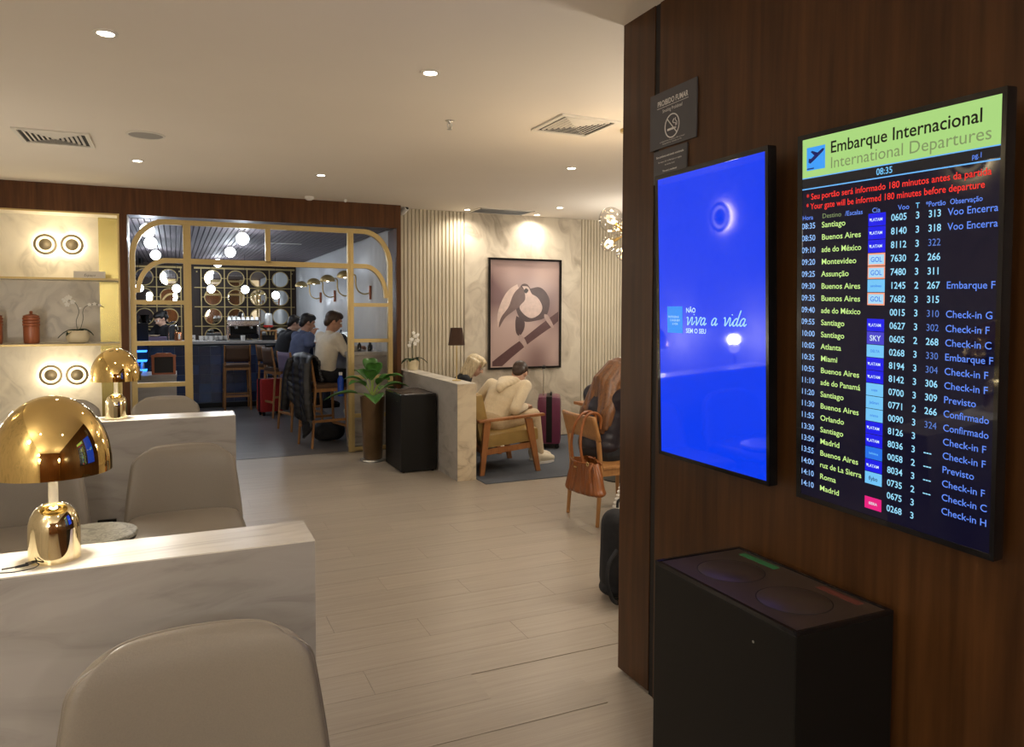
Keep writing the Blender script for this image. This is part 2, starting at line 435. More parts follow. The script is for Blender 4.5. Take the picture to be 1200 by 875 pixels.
# walnut wall on the right, its return panel and the shadow joint
wr = struct(G().b2((XW, -3.2, 0), (XW+.42, 2.50, CZ)), 'wall_right', M['wood'])
G().b2((XW+.004, 2.50, 0), (XW+.4, 2.535, CZ)).obj('shadow_joint', M['groove'], wr)
G().b2((XW, 2.535, .015), (XW+.42, 2.765, CZ)).obj('end_panel', M['wood'], wr)
# enclosing walls mostly outside the frame
struct(G().b2((-1.9, -3.2, 0), (-1.8, 8.85, CZ)), 'wall_left', M['alcove'])
struct(G().b2((-1.9, -3.3, 0), (XW+.4, -3.2, CZ)), 'wall_behind', M['wood2'])
struct(G().b2((7.5, 2.3, 0), (7.6, 8.7, CZ)), 'wall_far_right', M['marblewall'])
struct(G().b2((XW+.4, 2.2, 0), (7.5, 2.3, CZ)), 'wall_near_right', M['flute'])
# stone wall behind the seats: fluted panel, smooth veined panel, fluted panel
YB = 8.60
wb = struct(G().b2((2.40, YB+.02, 0), (7.5, YB+.14, CZ)), 'wall_back', M['marblewall'])
G().b2((3.262, YB-.012, 0), (4.905, YB+.02, CZ)).obj('smooth_panel', M['marblewall'], wb)
def flutes(x0, x1):
    g = G(); n = int((x1-x0)/.046); st = (x1-x0)/n
    g.b2((x0, YB+.006, 0), (x1, YB+.02, CZ))
    for i in range(n):
        a = x0+i*st
        g.prism([(a+.004, YB+.008), (a+.009, YB-.014), (a+st-.009, YB-.014), (a+st-.004, YB+.008)], 0, CZ, 'XY')
    o = g.obj('fluted_panel', M['flute'], wb); o['kind'] = 'stuff'; return o
flutes(2.44, 3.255); flutes(4.915, 7.45)
# ---- walnut header and jambs round the alcove and the bar opening
tr = struct(G().b2((-1.8, YH, 2.575), (2.395, YH+.06, CZ)), 'trim_1', M['wood2'])
G().b2((-.492, YH, 0), (-.425, YH+.06, 2.575)).obj('jamb', M['wood2'], tr)
G().b2((2.345, YH, 0), (2.395, YH+.38, 2.575)).obj('jamb', M['wood2'], tr)
G().b2((-.492, YH+.061, 0), (-.418, YH+.36, 2.575)).obj('white_reveal', M['whitetrim'], tr)
G().b2((-.418, YH+.061, 2.585), (2.345, YH+.37, CZ)).obj('soffit', M['barceil'], tr)
# ---- alcove
al = struct(G().b2((-1.8, 8.85, 0), (-.492, 8.95, 2.7)), 'wall_alcove', M['alcove'])
G().b2((-1.8, YH+.06, 2.58), (-.5, 8.85, 2.68)).obj('alcove_top', M['alcove'], al)
G().b2((-.712, 8.838, 0), (-.500, 8.85, 2.58)).obj('brass_strip', M['brassstrip'], al)
t2 = struct(G().b2((-1.8, YH-.006, 2.563), (-.490, YH+.03, 2.577)), 'trim_2', M['brass'])
G().b2((-.508, YH-.006, 0), (-.492, YH+.03, 2.563)).obj('edge_strip', M['brass'], t2)
for z, lb in ((1.915, 'upper shelf, thin and stone coloured, carrying the small silver plaque'), (1.268, 'lower shelf, thin and stone coloured, carrying the wooden jars and orchid')):
    t = thing('alcove_shelf', lb, 'shelf', (-1.15, 8.62, z), group='alcove shelves')
    G().b2((-.65, -.235, 0), (.642, .215, .018)).obj('board', M['alcove'], t)
    G().b2((-.65, -.240, -.001), (.642, -.235, .019)).obj('edge_band', M['brass'], t)
# ---- bar room walls
bw = struct(G().b2((2.36, 8.77, 0), (2.46, 16.9, BZ+.1)), 'wall_bar_right', M['barwall'])
g = G()
y = 8.80
while y < 16.3:
    g.cyl((2.362, y, 1.12), (2.362, y, BZ), .014, n=6); y += .055
o = g.obj('corrugation', M['barwall'], bw); o['kind'] = 'stuff'
struct(G().b2((-1.4, 8.96, 0), (-1.3, 16.9, BZ)), 'wall_bar_left', M['darkwood'])
struct(G().b2((-1.3, 8.95, 0), (-.492, 9.0, BZ)), 'wall_bar_front', M['darkwood'])
struct(G().b2((-1.3, 16.25, 0), (2.36, 16.9, BZ)), 'wall_bar_back', M['darkwood'])

# ---- brass arch screen between lounge and bar
YS = 8.455; YT = 8.515
sc = thing('arch_screen', 'brass framed open arch screen between the lounge and the blue tiled bar', 'screen', (0, 0, 0))
zT, zM = 2.555, 2.13
def inset(a, b_): return a, b_
# outer frame with rounded shoulders
def rail(x0, x1, z, h=.05, y0=YS, y1=YT, name='rail'):
    g = G().b2((x0, y0, z-h/2), (x1, y1, z+h/2)); g.b2((x0, y0-.008, z-h*.16), (x1, y0, z+h*.16)); return g.obj(name, M['brass'], sc)
def post(x0, x1, z0, z1, name='post'):
    g = G().b2((x0, YS, z0), (x1, YT, z1)); xm = (x0+x1)/2; q = (x1-x0)*.13
    g.b2((xm-q, YS-.008, z0), (xm+q, YS, z1)); return g.obj(name, M['brass'], sc)
XL, XR = -.412, 2.315
t_ = .052
o1 = arc(XL+.34, zT-.40, .34, .40, 180, 90); i1 = arc(XL+.34, zT-.40, .34-t_, .40-t_, 180, 90)
G().band([(XL, 0)]+o1, [(XL+t_, 0)]+i1, YS, YT).obj('left_shoulder', M['brass'], sc)
o2 = arc(XR-.34, zT-.42, .34, .42, 0, 90); i2 = arc(XR-.34, zT-.42, .34-t_, .42-t_, 0, 90)
G().band([(XR, 0)]+o2, [(XR-t_, 0)]+i2, YS, YT).obj('right_shoulder', M['brass'], sc)
rail(XL+.34, XR-.34, zT-t_/2, t_, name='top_rail')
post(.088, .162, 0, zT-t_); post(1.796, 1.862, 0, zT-t_)
post(.906, .958, zM, zT-t_, 'mullion')
rail(.162, 1.796, zM, .056, name='transom')
# inner arches of the side panels
oa = arc(XL+t_+.30, zM-.33, .30, .358, 180, 90); ia = arc(XL+t_+.30, zM-.33, .30-.045, .358-.05, 180, 90)
G().band(oa+[(.088, zM+.028)], ia+[(.088, zM-.022)], YS, YT).obj('inner_arch', M['brass'], sc)
oa = arc(XR-t_-.27, zM-.36, .27, .388, 0, 90); ia = arc(XR-t_-.27, zM-.36, .27-.045, .388-.05, 0, 90)
G().band(oa+[(1.862, zM+.028)], ia+[(1.862, zM-.022)], YS, YT).obj('inner_arch', M['brass'], sc)
for z in (1.70, 1.28, .85, .42): rail(XL+t_, .088, z, .045)
for z in (1.69, 1.28, .86, .415, .03): rail(1.862, XR-t_, z, .042)

# ================================================================== STONE PARTITIONS
def partition(loc, d, label, end='marblefront', front='marblefront'):
    t = thing('stone_partition', label, 'partition', loc, group=None)
    x, y, z = d
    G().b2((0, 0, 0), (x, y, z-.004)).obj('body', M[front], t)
    G().b2((-.0, -.0, z-.004), (x, y, z)).obj('lit_top_skin', M['marblelit'], t)  # thin paler skin puts the lamp-lit top into the stone colour
    return t
M['marblelit'] = marble('lit top stone', (.72, .68, .61), (.66, .62, .55), (.55, .51, .45), .8, .25, (0, 0, 0), (.5, 3, 1), .34, .58)  # partition stone painted paler for its lit top
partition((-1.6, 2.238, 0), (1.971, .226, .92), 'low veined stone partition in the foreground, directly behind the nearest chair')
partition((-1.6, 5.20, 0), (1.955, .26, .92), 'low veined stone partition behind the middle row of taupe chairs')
t = thing('stone_partition', 'long low cream stone partition beside the black bin and armchair', 'partition', (2.42, 6.562, 0))
g = G(); g.use(M['marblefront']); g.b2((0, 0.003, 0), (.19, 2.03, .926)); g.use(M['marbleend']); g.b2((.0005, -.004, 0), (.1895, .003, .926)); g.obj('body', None, t)
G().b2((0, -.004, .926), (.19, 2.03, .93)).obj('lit_top_skin', M['marblelit'], t)  # same paler skin, lit top put into the colour
# ================================================================== CEILING FIXTURES
def downlight(x, y, label, group, p=P_DOWN, color=WARM, r=.036, z=CZ, spot=140):
    t = thing('downlight', label, 'downlight', (x, y, z), group=group)
    G().lathe([(r+.016, 0), (r+.015, -.006), (r, -.007), (r-.002, 0)]).obj('trim_ring', M['whitetrim'], t, smooth=True)
    G().lathe([(0, -.003), (r-.004, -.003), (r, -.0005)]).obj('lens', M['led'], t)
    light('SPOT', (0, 0, -.02), p, color, .035, t, spot=spot, blend=.9)
    return t
downlight(-.26, 3.80, 'recessed ceiling downlight nearest the upper left corner of the photo', 'lounge downlights')
downlight(1.22, 3.71, 'bright recessed downlight beside the ceiling sprinkler, largest in the photo', 'lounge downlights')
downlight(-.26, 6.85, 'recessed downlight just beyond the round ceiling speaker', 'lounge downlights')
downlight(1.22, 6.85, 'recessed downlight in front of the walnut header, near the smoke detector', 'lounge downlights')
downlight(3.21, 8.36, 'recessed downlight at the left end of the long grille by the stone wall', 'stone wall downlights', 32, spot=160)
downlight(4.17, 8.42, 'recessed downlight at the right end of the long grille, close to the stone wall', 'stone wall downlights', 32, spot=160)
downlight(4.13, 7.735, 'recessed downlight above the suitcase, a little out from the stone wall', 'stone wall downlights', 32, spot=160)
def fill_globe(x, y, z, lb, r=.13, p=None):  # unseen globes on poles, added to brighten the ceiling
    t = thing('added_globe_lamp', lb, 'lamp', (x, y, 0), group='added fill globes outside the frame')
    G().lathe([(0, 0), (.15, 0), (.15, .015), (0, .02)], n=28).obj('base', M['brass'], t, smooth=True)
    G().cyl((0, 0, .02), (0, 0, z-r), .012).obj('pole', M['brass'], t); G().ball((0, 0, z), r, 24, 14).obj('globe', M['fillglobe'], t, smooth=True)
    light('POINT', (0, 0, z+r+.03), p or P_FILLGLOBE, NEUT, r, t)
M['fillglobe'] = emis('frosted fill globe', (1, .86, .64), 3)  # glow of the added fill globes
fill_globe(-1.35, -1.3, 1.55, 'added brass fill globe behind the camera, left side'); fill_globe(1.2, -1.9, 1.55, 'added brass fill globe behind the camera, right side')
fill_globe(3.3, 3.1, 1.6, 'added brass fill globe behind the walnut wall')
fill_globe(-1.5, 5.62, 1.06, 'short added fill globe by the left wall, nearer one', .05, 14); fill_globe(-1.5, 6.85, 1.02, 'short added fill globe by the left wall, farther one', .05, 14)  # added fill, set where small lights reflect in the blue screen
fill_globe(4.95, 7.0, 1.7, 'added brass fill globe by the stone wall, behind the walnut wall', .13, 50)
for x, y in ((-.9, .7), (.75, .7), (-.9, -2.0), (.75, -2.0), (3.1, 5.6), (4.6, 5.6), (5.8, 7.9), (3.1, 3.6), (5.2, 3.6)):
    downlight(x, y, 'added fill downlight of the lounge ceiling outside the photo', 'added downlights outside the frame', 26)  # unseen downlights added so their bounce lifts the ceiling
# four way diffusers and long return grille
def diffuser(cx, cy, w, d, label, rz=0):
    t = thing('ceiling_vent', label, 'vent', (cx, cy, CZ), rz)
    g = G(); 
    for s in (-1, 1):
        g.b2((s*w/2, -d/2, -.012), (s*(w/2-.028), d/2, 0)); g.b2((-w/2+.028, s*d/2, -.012), (w/2-.028, s*(d/2-.028), 0))
    g.obj('frame', M['whitetrim'], t)
    G().b2((-w/2+.03, -d/2+.03, -.004), (w/2-.03, d/2-.03, -.001)).obj('duct', M['ventdark'], t)
    n = 6
    for side in range(4):
        for k in range(n):
            q = (k+.8)/(n+.6); hw = (w/2-.03)*q; hd = (d/2-.03)*q
            z = -.0065-.003*(1-q)
            g = G()
            if side == 0: a, b_ = (-hw, -hd, z), (hw, -hd, z); dv = (0, .015, -.004)
            if side == 1: a, b_ = (-hw, hd, z), (hw, hd, z); dv = (0, -.015, -.004)
            if side == 2: a, b_ = (-hw, -hd, z), (-hw, hd, z); dv = (.015, 0, -.004)
            if side == 3: a, b_ = (hw, -hd, z), (hw, hd, z); dv = (-.015, 0, -.004)
            A = Vector(a); B_ = Vector(b_); D = Vector(dv); up = Vector((0, 0, .0025))
            vs = [A, B_, B_+D, A+D]; g.add(([*vs, *[v+up for v in vs]], [(0, 1, 2, 3), (7, 6, 5, 4), (0, 4, 5, 1), (1, 5, 6, 2), (2, 6, 7, 3), (3, 7, 4, 0)]))
            g.obj('slat', M['whitetrim'], t)
    return t
diffuser(-.755, 6.20, .46, .47, 'square slatted ceiling vent left of the round ceiling speaker')
diffuser(2.425, 4.335, .43, .45, 'square four way ceiling vent beside the walnut wall')
t = thing('ceiling_grille', 'long flat grey return air grille in front of the stone wall', 'vent', (3.645, 8.335, CZ))
g = G()
for s in (-1, 1): g.b2((s*.36, -.20, -.01), (s*.335, .20, 0)); g.b2((-.36, s*.20, -.01), (.36, s*.18, 0))
g.obj('frame', M['whitetrim'], t); G().b2((-.335, -.18, -.003), (.335, .18, -.001)).obj('duct', M['ventdark'], t)
g = G()
for i in range(24): g.box((0, -.17+i*.0148, -.006), (.67, .009, .0015), rot=Euler((R(35), 0, 0)))
o = g.obj('blades', M['steel'], t); o['kind'] = 'stuff'
t = thing('ceiling_speaker', 'round grey grille of a speaker set flush in the ceiling', 'speaker', (-.165, 5.845, CZ))
G().lathe([(.126, 0), (.125, -.006), (.112, -.008), (.110, -.004)], n=40).obj('rim', M['whitetrim'], t, smooth=True)
G().lathe([(0, -.005), (.111, -.004), (.111, 0)], n=40).obj('grille', M['grillegrey'], t, smooth=True)
t = thing('sprinkler', 'small chrome fire sprinkler hanging from the ceiling', 'sprinkler', (1.633, 4.569, CZ))
G().lathe([(.03, 0), (.03, -.004), (.012, -.006), (.010, -.02)]).obj('escutcheon', M['chrome'], t, smooth=True)
g = G()
for s in (-1, 1): g.tube([(s*.008, 0, -.015), (s*.016, 0, -.03), (s*.012, 0, -.045), (0, 0, -.055)], .0025)
g.cyl((0, 0, -.02), (0, 0, -.05), .003); g.obj('yoke', M['steel'], t)
G().cyl((0, 0, -.056), (0, 0, -.059), .016).obj('deflector', M['steel'], t)
t = thing('smoke_detector', 'small white smoke detector on the ceiling above the walnut header', 'smoke detector', (1.33, 8.18, CZ))
G().lathe([(.05, 0), (.052, -.015), (.04, -.03), (.025, -.038), (0, -.038)]).obj('housing', M['white'], t, smooth=True)
G().lathe([(.041, -.018), (.046, -.021), (.041, -.024)]).obj('vent_ring', M['groove'], t)
t = thing('ceiling_sensor', 'tiny white ceiling sensor right of the smoke detector', 'sensor', (1.72, 8.2, CZ))
G().lathe([(.018, 0), (.018, -.012), (.01, -.03), (0, -.034)], n=12).obj('housing', M['white'], t, smooth=True)
t = thing('security_camera', 'small white security camera in the corner above the fluted panel', 'camera', (2.475, 8.53, 2.80))
G().lathe([(.03, .04), (.03, .03), (.02, .026)], n=16).obj('mount', M['white'], t, smooth=True)
rm = Euler((R(62), 0, R(25))).to_matrix().to_4x4()
G().lathe([(0, -.06), (.026, -.058), (.032, -.04), (.032, .05), (.028, .062), (.02, .064)], n=20, mt=rm).obj('body', M['white'], t, smooth=True)
G().lathe([(.022, .0645), (.018, .070), (0, .072)], n=20, mt=rm).obj('lens', M['blackgloss'], t, smooth=True)

# ================================================================== SCREENS ON THE WALNUT WALL
def tv_root(name, label, q):
    x, y, z, a, tl, sp = q
    e1 = Vector((0, -1, 0)); e2 = Vector((0, 0, 1)); n = Vector((-1, 0, 0))
    for k, th in ((n.copy(), sp), (e1.copy(), tl), (e2.copy(), a)):
        Rm = Matrix.Rotation(th, 3, k)
        e1, e2, n = Rm @ e1, Rm @ e2, Rm @ n
    t = thing(name, label, 'screen')
    t.matrix_world = Matrix(((e1.x, e2.x, n.x, x), (e1.y, e2.y, n.y, y), (e1.z, e2.z, n.z, z), (0, 0, 0, 1)))
    return t
def tv_body(t, x0, x1, hh, sx0, sx1, sy0, sy1, screenmat, dp=.034):
    G().b2((x0, -hh, -dp), (x1, hh, -.003), bev=.006).obj('housing', M['blackgloss'], t, smooth=True)
    g = G()
    g.b2((x0+.001, -hh+.001, -.003), (sx0, hh-.001, .0015)); g.b2((sx1, -hh+.001, -.003), (x1-.001, hh-.001, .0015))
    g.b2((sx0, sy1, -.003), (sx1, hh-.001, .0015)); g.b2((sx0, -hh+.001, -.003), (sx1, sy0, .0015))
    g.obj('bezel', M['blackgloss'], t)
    G().b2((-.16, -.2, -.085), (.13, .2, -dp)).obj('wall_bracket', M['black'], t)
    return G().b2((sx0, sy0, -.003), (sx1, sy1, 0)).obj('screen_panel', screenmat, t)
def screenmat(name, c, s, rough=.035):
    m = plain(name, (.004, .004, .006), rough, coat=.25, emit=c, es=s)
    return m
SB = 1.15
M['scr_blue'] = screenmat('bright blue display', (.0, .040, .82), 1.0)
M['scr_navy'] = screenmat('dark navy display', (.0012, .0012, .012), 1.0)
def ink(name, c, s=1): return plain(name, (.01, .01, .01), .35, emit=c, es=s*SB*.75)
M['i_white'] = ink('display white', (.75, .92, 1)); M['i_ice'] = ink('display ice blue', (.33, .75, 1)); M['i_per'] = ink('display periwinkle', (.12, .27, .95))
M['i_time'] = ink('display light blue', (.30, .55, 1)); M['i_green'] = ink('display yellow green', (.62, .92, .28)); M['i_head'] = ink('display lime band', (.42, .72, .22))
M['i_head2'] = ink('display dim green', (.22, .30, .12)); M['i_black'] = plain('display black', (.004, .004, .004), .3); M['i_dark'] = ink('display dark band', (.002, .003, .008)); M['i_line'] = ink('display thin line', (.15, .5, 1))
M['i_red'] = ink('display red', (1, .03, .02)); M['i_sq'] = ink('display sky square', (.04, .36, 1)); M['i_navy'] = ink('display navy', (0, .005, .12)); M['i_lat'] = ink('display royal blue', (.002, .004, .85))
M['i_lb'] = ink('display pale blue', (.18, .60, 1)); M['i_or'] = ink('display salmon', (1, .38, .24)); M['i_or2'] = ink('display pale sky', (.42, .75, 1)); M['i_vio'] = ink('display violet blue', (.06, .05, .62)); M['i_cy'] = ink('display cyan', (.05, .75, .85)); M['i_pink'] = ink('display magenta', (.85, .01, .22)); M['i_mid'] = ink('display mid blue', (.01, .17, .85))
M['i_grey'] = ink('display thin periwinkle', (.09, .20, .62))
M['b_logo'] = ink('display logo square', (.02, .30, 1)); M['b_txt'] = ink('display pale text', (.50, .72, 1), 1.3); M['b_hand'] = ink('display handwriting', (.42, .75, 1))

# --- blue advert screen
t = tv_root('advert_screen', 'tall wall screen showing a plain blue advert with handwritten white words', (1.687, 2.055, 1.588, -.001, .033, -.003))
sp = tv_body(t, -.308, .283, .5335, -.291, .2695, -.518, .5155, M['scr_blue'])
hx, hy = .308, .5335
def N(u, v): return u*hx, v*hy
g = G(); x0, y0 = N(-.785, -.112); x1, y1 = N(-.490, .072); g.b2((x0, y0, 0), (x1, y1, .0006)); g.obj('logo_square', M['b_logo'], sp)
g = G()
for k, s_ in enumerate(('PROTEGER-SE', 'E VIVER BEM', 'A VIDA')): g.text(s_, .0105, x0+.006+(k*.012), y0+.056-k*.013, .0008)
g.obj('logo_small_words', M['b_txt'], sp)
G().text('NÃO', .024, *N(-.42, .030), .0006, bold=.02).obj('advert_word', M['b_txt'], sp)
G().text('SEM O SEU', .0235, *N(-.425, -.108), .0006, bold=.02, sx=1.0).obj('advert_word', M['b_txt'], sp)
# handwriting: strokes in units of x-height
strokes = {
 'v': ([[(0, .95), (.12, 1), (.22, .5), (.30, 0), (.48, .45), (.58, 1), (.72, .92)]], .72),
 'i': ([[(0, .9), (.02, .4), (.08, .02), (.22, .12), (.34, .5)], [(.07, 1.35), (.09, 1.42)]], .34),
 'a': ([[(.45, .82), (.25, .95), (.05, .6), (.08, .1), (.25, .05), (.42, .45), (.46, .9), (.44, .3), (.52, .02), (.70, .25)]], .72),
 'd': ([[(.45, .78), (.25, .92), (.05, .55), (.08, .08), (.25, .05), (.42, .5), (.55, 1.9), (.46, .8), (.46, .2), (.56, .02), (.74, .25)]], .74)}
g = G(); xh = .0235; cx, cy = N(-.43, -.053)
for wd in ('viva', ' ', 'a', ' ', 'vida'):
    if wd == ' ': cx += xh*1.1; continue
    for ch in wd:
        st, adv = strokes[ch]
        for s_ in st:
            pts = [(cx+(px+.22*py)*xh*1.95, cy+py*xh*1.15, .0016) for px, py in s_]
            g.tube(smooth_path(pts, 5), .0021, 6)
        cx += adv*xh*1.95
tag(g.obj('handwritten_slogan', M['b_hand'], sp), kind='stuff')

# --- departures board
t = tv_root('departures_screen', 'tall wall screen listing international departures under a lime green heading', (1.694, 1.356, 1.572, .001, .050, -.028))
sp = tv_body(t, -.3085, .293, .539, -.289, .2815, -.523, .5235, M['scr_navy'])
hx, hy = .3085, .539
X0, X1 = -.289, .2815
def at(u, v): return u*hx, v*hy
yb = .768*hy; G().b2((X0, yb, 0), (X1, .5235, .0006)).obj('heading_band', M['i_head'], sp)
G().b2((X0, .716*hy, 0), (X1, yb, .0005)).obj('clock_band', M['i_dark'], sp)
g = G(); g.b2((X0, yb-.0022, .0005), (X1, yb+.0006, .001)); g.b2((X0, .706*hy, .0005), (X1, .712*hy, .001)); g.obj('band_lines', M['i_line'], sp)
g = G(); x0, y0 = at(-.885, .805); x1, y1 = at(-.672, .925); g.b2((x0, y0, .0006), (x1, y1, .001)); g.obj('pictogram_square', M['i_sq'], sp)
g = G(); q = lambda a, b_: (x0+(x1-x0)*a, y0+(y1-y0)*b_)
g.prism([q(.10, .36), (q(.20, .30)), q(.42, .42), q(.90, .74), q(.97, .84), q(.86, .86), q(.60, .72), q(.30, .84), q(.22, .80), q(.42, .62), q(.24, .50), q(.12, .52)], .001, .0013, 'XY')
g.b2((*q(.02, .05), .001), (*q(.40, .10), .0013)); g.obj('aeroplane_pictogram', M['i_navy'], sp)
G().text('Embarque Internacional', .0455, *at(-.615, .875), .0009, bold=.012, sx=.985).obj('heading_text', M['i_black'], sp)
G().text('International Departures', .0440, *at(-.615, .797), .0009, sx=1.02).obj('heading_text', M['i_head2'], sp)
G().text('08:35', .024, *at(-.128, .724), .001, bold=.012, sx=.92).obj('clock_text', M['i_lb'], sp)
G().text('pg.1', .017, *at(.70, .728), .001, bold=.008, sx=.9).obj('page_text', M['i_per'], sp)
G().text('* Seu portão será informado 180 minutos antes da partida', .0240, *at(-.885, .651), .0006, bold=.010, sx=.945).obj('notice_text', M['i_red'], sp)
G().text('* Your gate will be informed 180 minutes before departure', .0240, *at(-.888, .600), .0006, bold=.010, sx=.905).obj('notice_text', M['i_red'], sp)
g = G(); g.use(M['i_per'])
for s_, u in (('Hora', -.935), ('/Escalas', -.445), ('Cia', -.165), ('Voo', .085), ('*Portão', .335), ('Observação', .535)): g.text(s_, .0180, *at(u, .546), .0006, bold=.008, sx=1.05 if u < .2 else .90)
g.use(M['i_lb']); g.text('T', .0185, *at(.245, .546), .0006, bold=.012)
g.use(M['i_head2']); g.text('Destino', .0185, *at(-.700, .546), .0006, sx=1.12)
tag(g.obj('column_titles', None, sp), kind='stuff')
times = '08:35 08:50 09:10 09:20 09:25 09:30 09:35 09:40 09:55 10:00 10:05 10:35 10:55 11:10 11:20 11:30 11:55 13:30 13:50 13:55 14:00 14:10 14:10'.split()
dest = ['Santiago', 'Buenos Aires', 'ade do México', 'Montevideo', 'Assunção', 'Buenos Aires', 'Buenos Aires', 'ade do México', 'Santiago', 'Santiago', 'Atlanta', 'Miami', 'Buenos Aires', 'ade do Panamá', 'Santiago', 'Buenos Aires', 'Orlando', 'Santiago', 'Madrid', 'Buenos Aires', 'ruz de La Sierra', 'Roma', 'Madrid']
voo = '0605 8140 8112 7630 7480 1245 7682 0015 0627 0605 0268 8194 8142 0700 0771 0090 8126 8036 0058 8034 0735 0675 0268'.split()
term = '33323233323333233323233'
gate = ['313', '318', '322', '266', '311', '267', '315', '310', '302', '268', '330', '304', '306', '309', '266', '324', '', '---', '---', '---', '---', '', '']
obs = ['Voo Encerra', 'Voo Encerra', '', '', '', 'Embarque F', '', 'Check-in G', 'Check-in F', 'Check-in C', 'Embarque F', 'Check-in F', 'Check-in F', 'Previsto', 'Confirmado', 'Confirmado', 'Check-in F', 'Check-in F', 'Previsto', 'Check-in F', 'Check-in C', 'Check-in H', '']
cia = 'LLLGGAG-LSDLLCJVLLKLF-P'
thin = {'322', '310', '302', '330', '304', '324'}
for k in range(23):
    v = .510-.0644*k-.012
    g = G(); y = v*hy
    g.use(M['i_time']); g.text(times[k], .0235, -.943*hx, y, .0006, bold=.012, sx=.98)
    g.use(M['i_green']); g.text(dest[k], .0225, -.706*hx, y, .0006, bold=.010, sx=1.10 if len(dest[k]) < 13 else 1.0)
    g.use(M['i_ice']); g.text(voo[k], .0245, .022*hx, y, .0006, bold=.014, sx=.93); g.text(term[k], .0245, .245*hx, y, .0006, bold=.012)
    if gate[k]:
        g.use(M['i_grey'] if gate[k] in thin else M['i_ice']); g.text(gate[k], .0245, .357*hx, y, .0006, bold=0 if gate[k] in thin else .014, sx=.93)
    if obs[k]: g.use(M['i_per']); g.text(obs[k], .0245, .520*hx, y, .0006, bold=.006, sx={'Voo Encerra': .95, 'Confirmado': .94}.get(obs[k], 1.0))
    tag(g.obj('flight_row', None, sp), kind='stuff')
    c = cia[k]
    if c != '-':
        g = G(); a = -.200*hx; b_ = -.030*hx; yc = y+.0075
        g.use({'L': M['i_lat'], 'G': M['i_or'], 'A': M['i_lb'], 'S': M['i_vio'], 'D': M['i_lb'], 'C': M['i_lb'], 'J': M['i_lb'], 'V': M['i_lb'], 'K': M['i_mid'], 'F': M['i_lb'], 'P': M['i_pink']}[c])
        g.b2((a, yc-.0165, 0), (b_, yc+.0165, .0006))
        word, col_, sz, sx_ = {'L': ('LATAM', 'i_white', .0115, .95), 'G': ('GOL', 'i_mid', .019, .9), 'A': ('aerolíneas', 'i_mid', .009, .9), 'S': ('SKY', 'i_white', .021, .95), 'D': ('DELTA', 'i_mid', .0105, .9), 'C': ('copa', 'i_mid', .010, 1), 'J': ('JetSmart', 'i_mid', .0105, .8), 'V': ('avianca', 'i_mid', .010, .9), 'K': ('boliviana', 'i_lb', .009, .9), 'F': ('flybo', 'i_navy', .016, .9), 'P': ('IBERIA', 'i_white', .0105, .9)}[c]
        if c == 'G': g.use(M['i_or2']); g.b2((a+.003, yc-.0125, .0006), (b_-.003, yc+.0125, .0009))
        g.use(M[col_]); g.text(word, sz, (a+b_)/2, yc-sz*.35, .001, 'CENTER', bold=.01, sx=sx_)
        if c == 'L': g.prism([(a+.004, yc+.004), (a+.010, yc+.003), (a+.006, yc-.004)], .0009, .0011, 'XY')
        g.obj('airline_badge', None, sp)

# --- smoking signs, on the walnut beside the joint
def wallplate(name, label, y0, y1, z0, z1):      # y0 > y1: far to near
    t = thing(name, label, 'sign'); 
    t.matrix_world = Matrix(((0, 0, -1, XW-.001), (-1, 0, 0, (y0+y1)/2), (0, 1, 0, (z0+z1)/2), (0, 0, 0, 1)))
    W = y0-y1; H = z1-z0
    G().b2((-W/2, -H/2, 0), (W/2, H/2, .006), bev=.001).obj('plate', M['signgrey'], t)
    return t, W, H
t, W, H = wallplate('no_smoking_sign', 'charcoal no smoking sign on the walnut, above the smaller notice plate', 2.553, 2.258, 2.259, 2.480)
g = G(); g.text('PROIBIDO FUMAR', .030, 0, .055, .0066, 'CENTER', bold=.02, sx=.80); g.b2((-.10, .047, .0062), (.10, .0485, .0068)); g.text('Smoking Prohibited', .020, 0, .026, .0066, 'CENTER', sx=.8)
g.text('Lei Federal 9.294 de 15 de julho de 1996 - Lei Estadual', .0072, 0, -.090, .0066, 'CENTER'); g.text('Decreto 2.018 de 1º de outubro de 1996', .0072, 0, -.099, .0066, 'CENTER')
tag(g.obj('sign_lettering', M['signwhite'], t), kind='stuff')
g = G(); mt = Matrix.Translation((0, -.036, .0066)) @ Matrix.Rotation(R(90), 4, 'X')
def ringpts(r, n=36): return [(r*math.cos(2*PI*i/n), r*math.sin(2*PI*i/n)) for i in range(n)]
gg = G(); gg.band(ringpts(.047), ringpts(.0425), 0, .0008, True)
for v in gg.b.verts: v.co = Vector((v.co.x, v.co.z-.036, .0066+v.co.y))
g._merge(gg.b)
g.box((0, -.036, .0072), (.088, .004, .0008), rot=Euler((0, 0, R(-45))))
g.b2((-.030, -.052, .0066), (.012, -.044, .0074)); g.b2((.015, -.052, .0066), (.019, -.044, .0074)); g.b2((.022, -.052, .0066), (.026, -.044, .0074))
g.tube(smooth_path([(.024, -.040, .007), (.022, -.030, .007), (.010, -.028, .007), (.006, -.020, .007), (.014, -.012, .007)], 4), .0016, 6)
g.tube(smooth_path([(.030, -.040, .007), (.030, -.026, .007), (.022, -.020, .007), (.022, -.010, .007)], 4), .0016, 6)
g.obj('no_smoking_symbol', M['signwhite'], t)
t, W, H = wallplate('notice_plate', 'small charcoal notice plate under the no smoking sign, partly behind the blue screen', 2.525, 2.312, 2.120, 2.250)
g = G(); g.text('Este ambiente está sendo monitorado', .0115, 0, .036, .0066, 'CENTER', bold=.02)
for k, s_ in enumerate(('As imagens são confidenciais e protegidas', 'nos termos da lei')): g.text(s_, .009, 0, .016-k*.014, .0066, 'CENTER')
g.text('This area is monitored', .010, 0, -.022, .0066, 'CENTER', bold=.02); g.obj('sign_lettering', M['signwhite'], t)

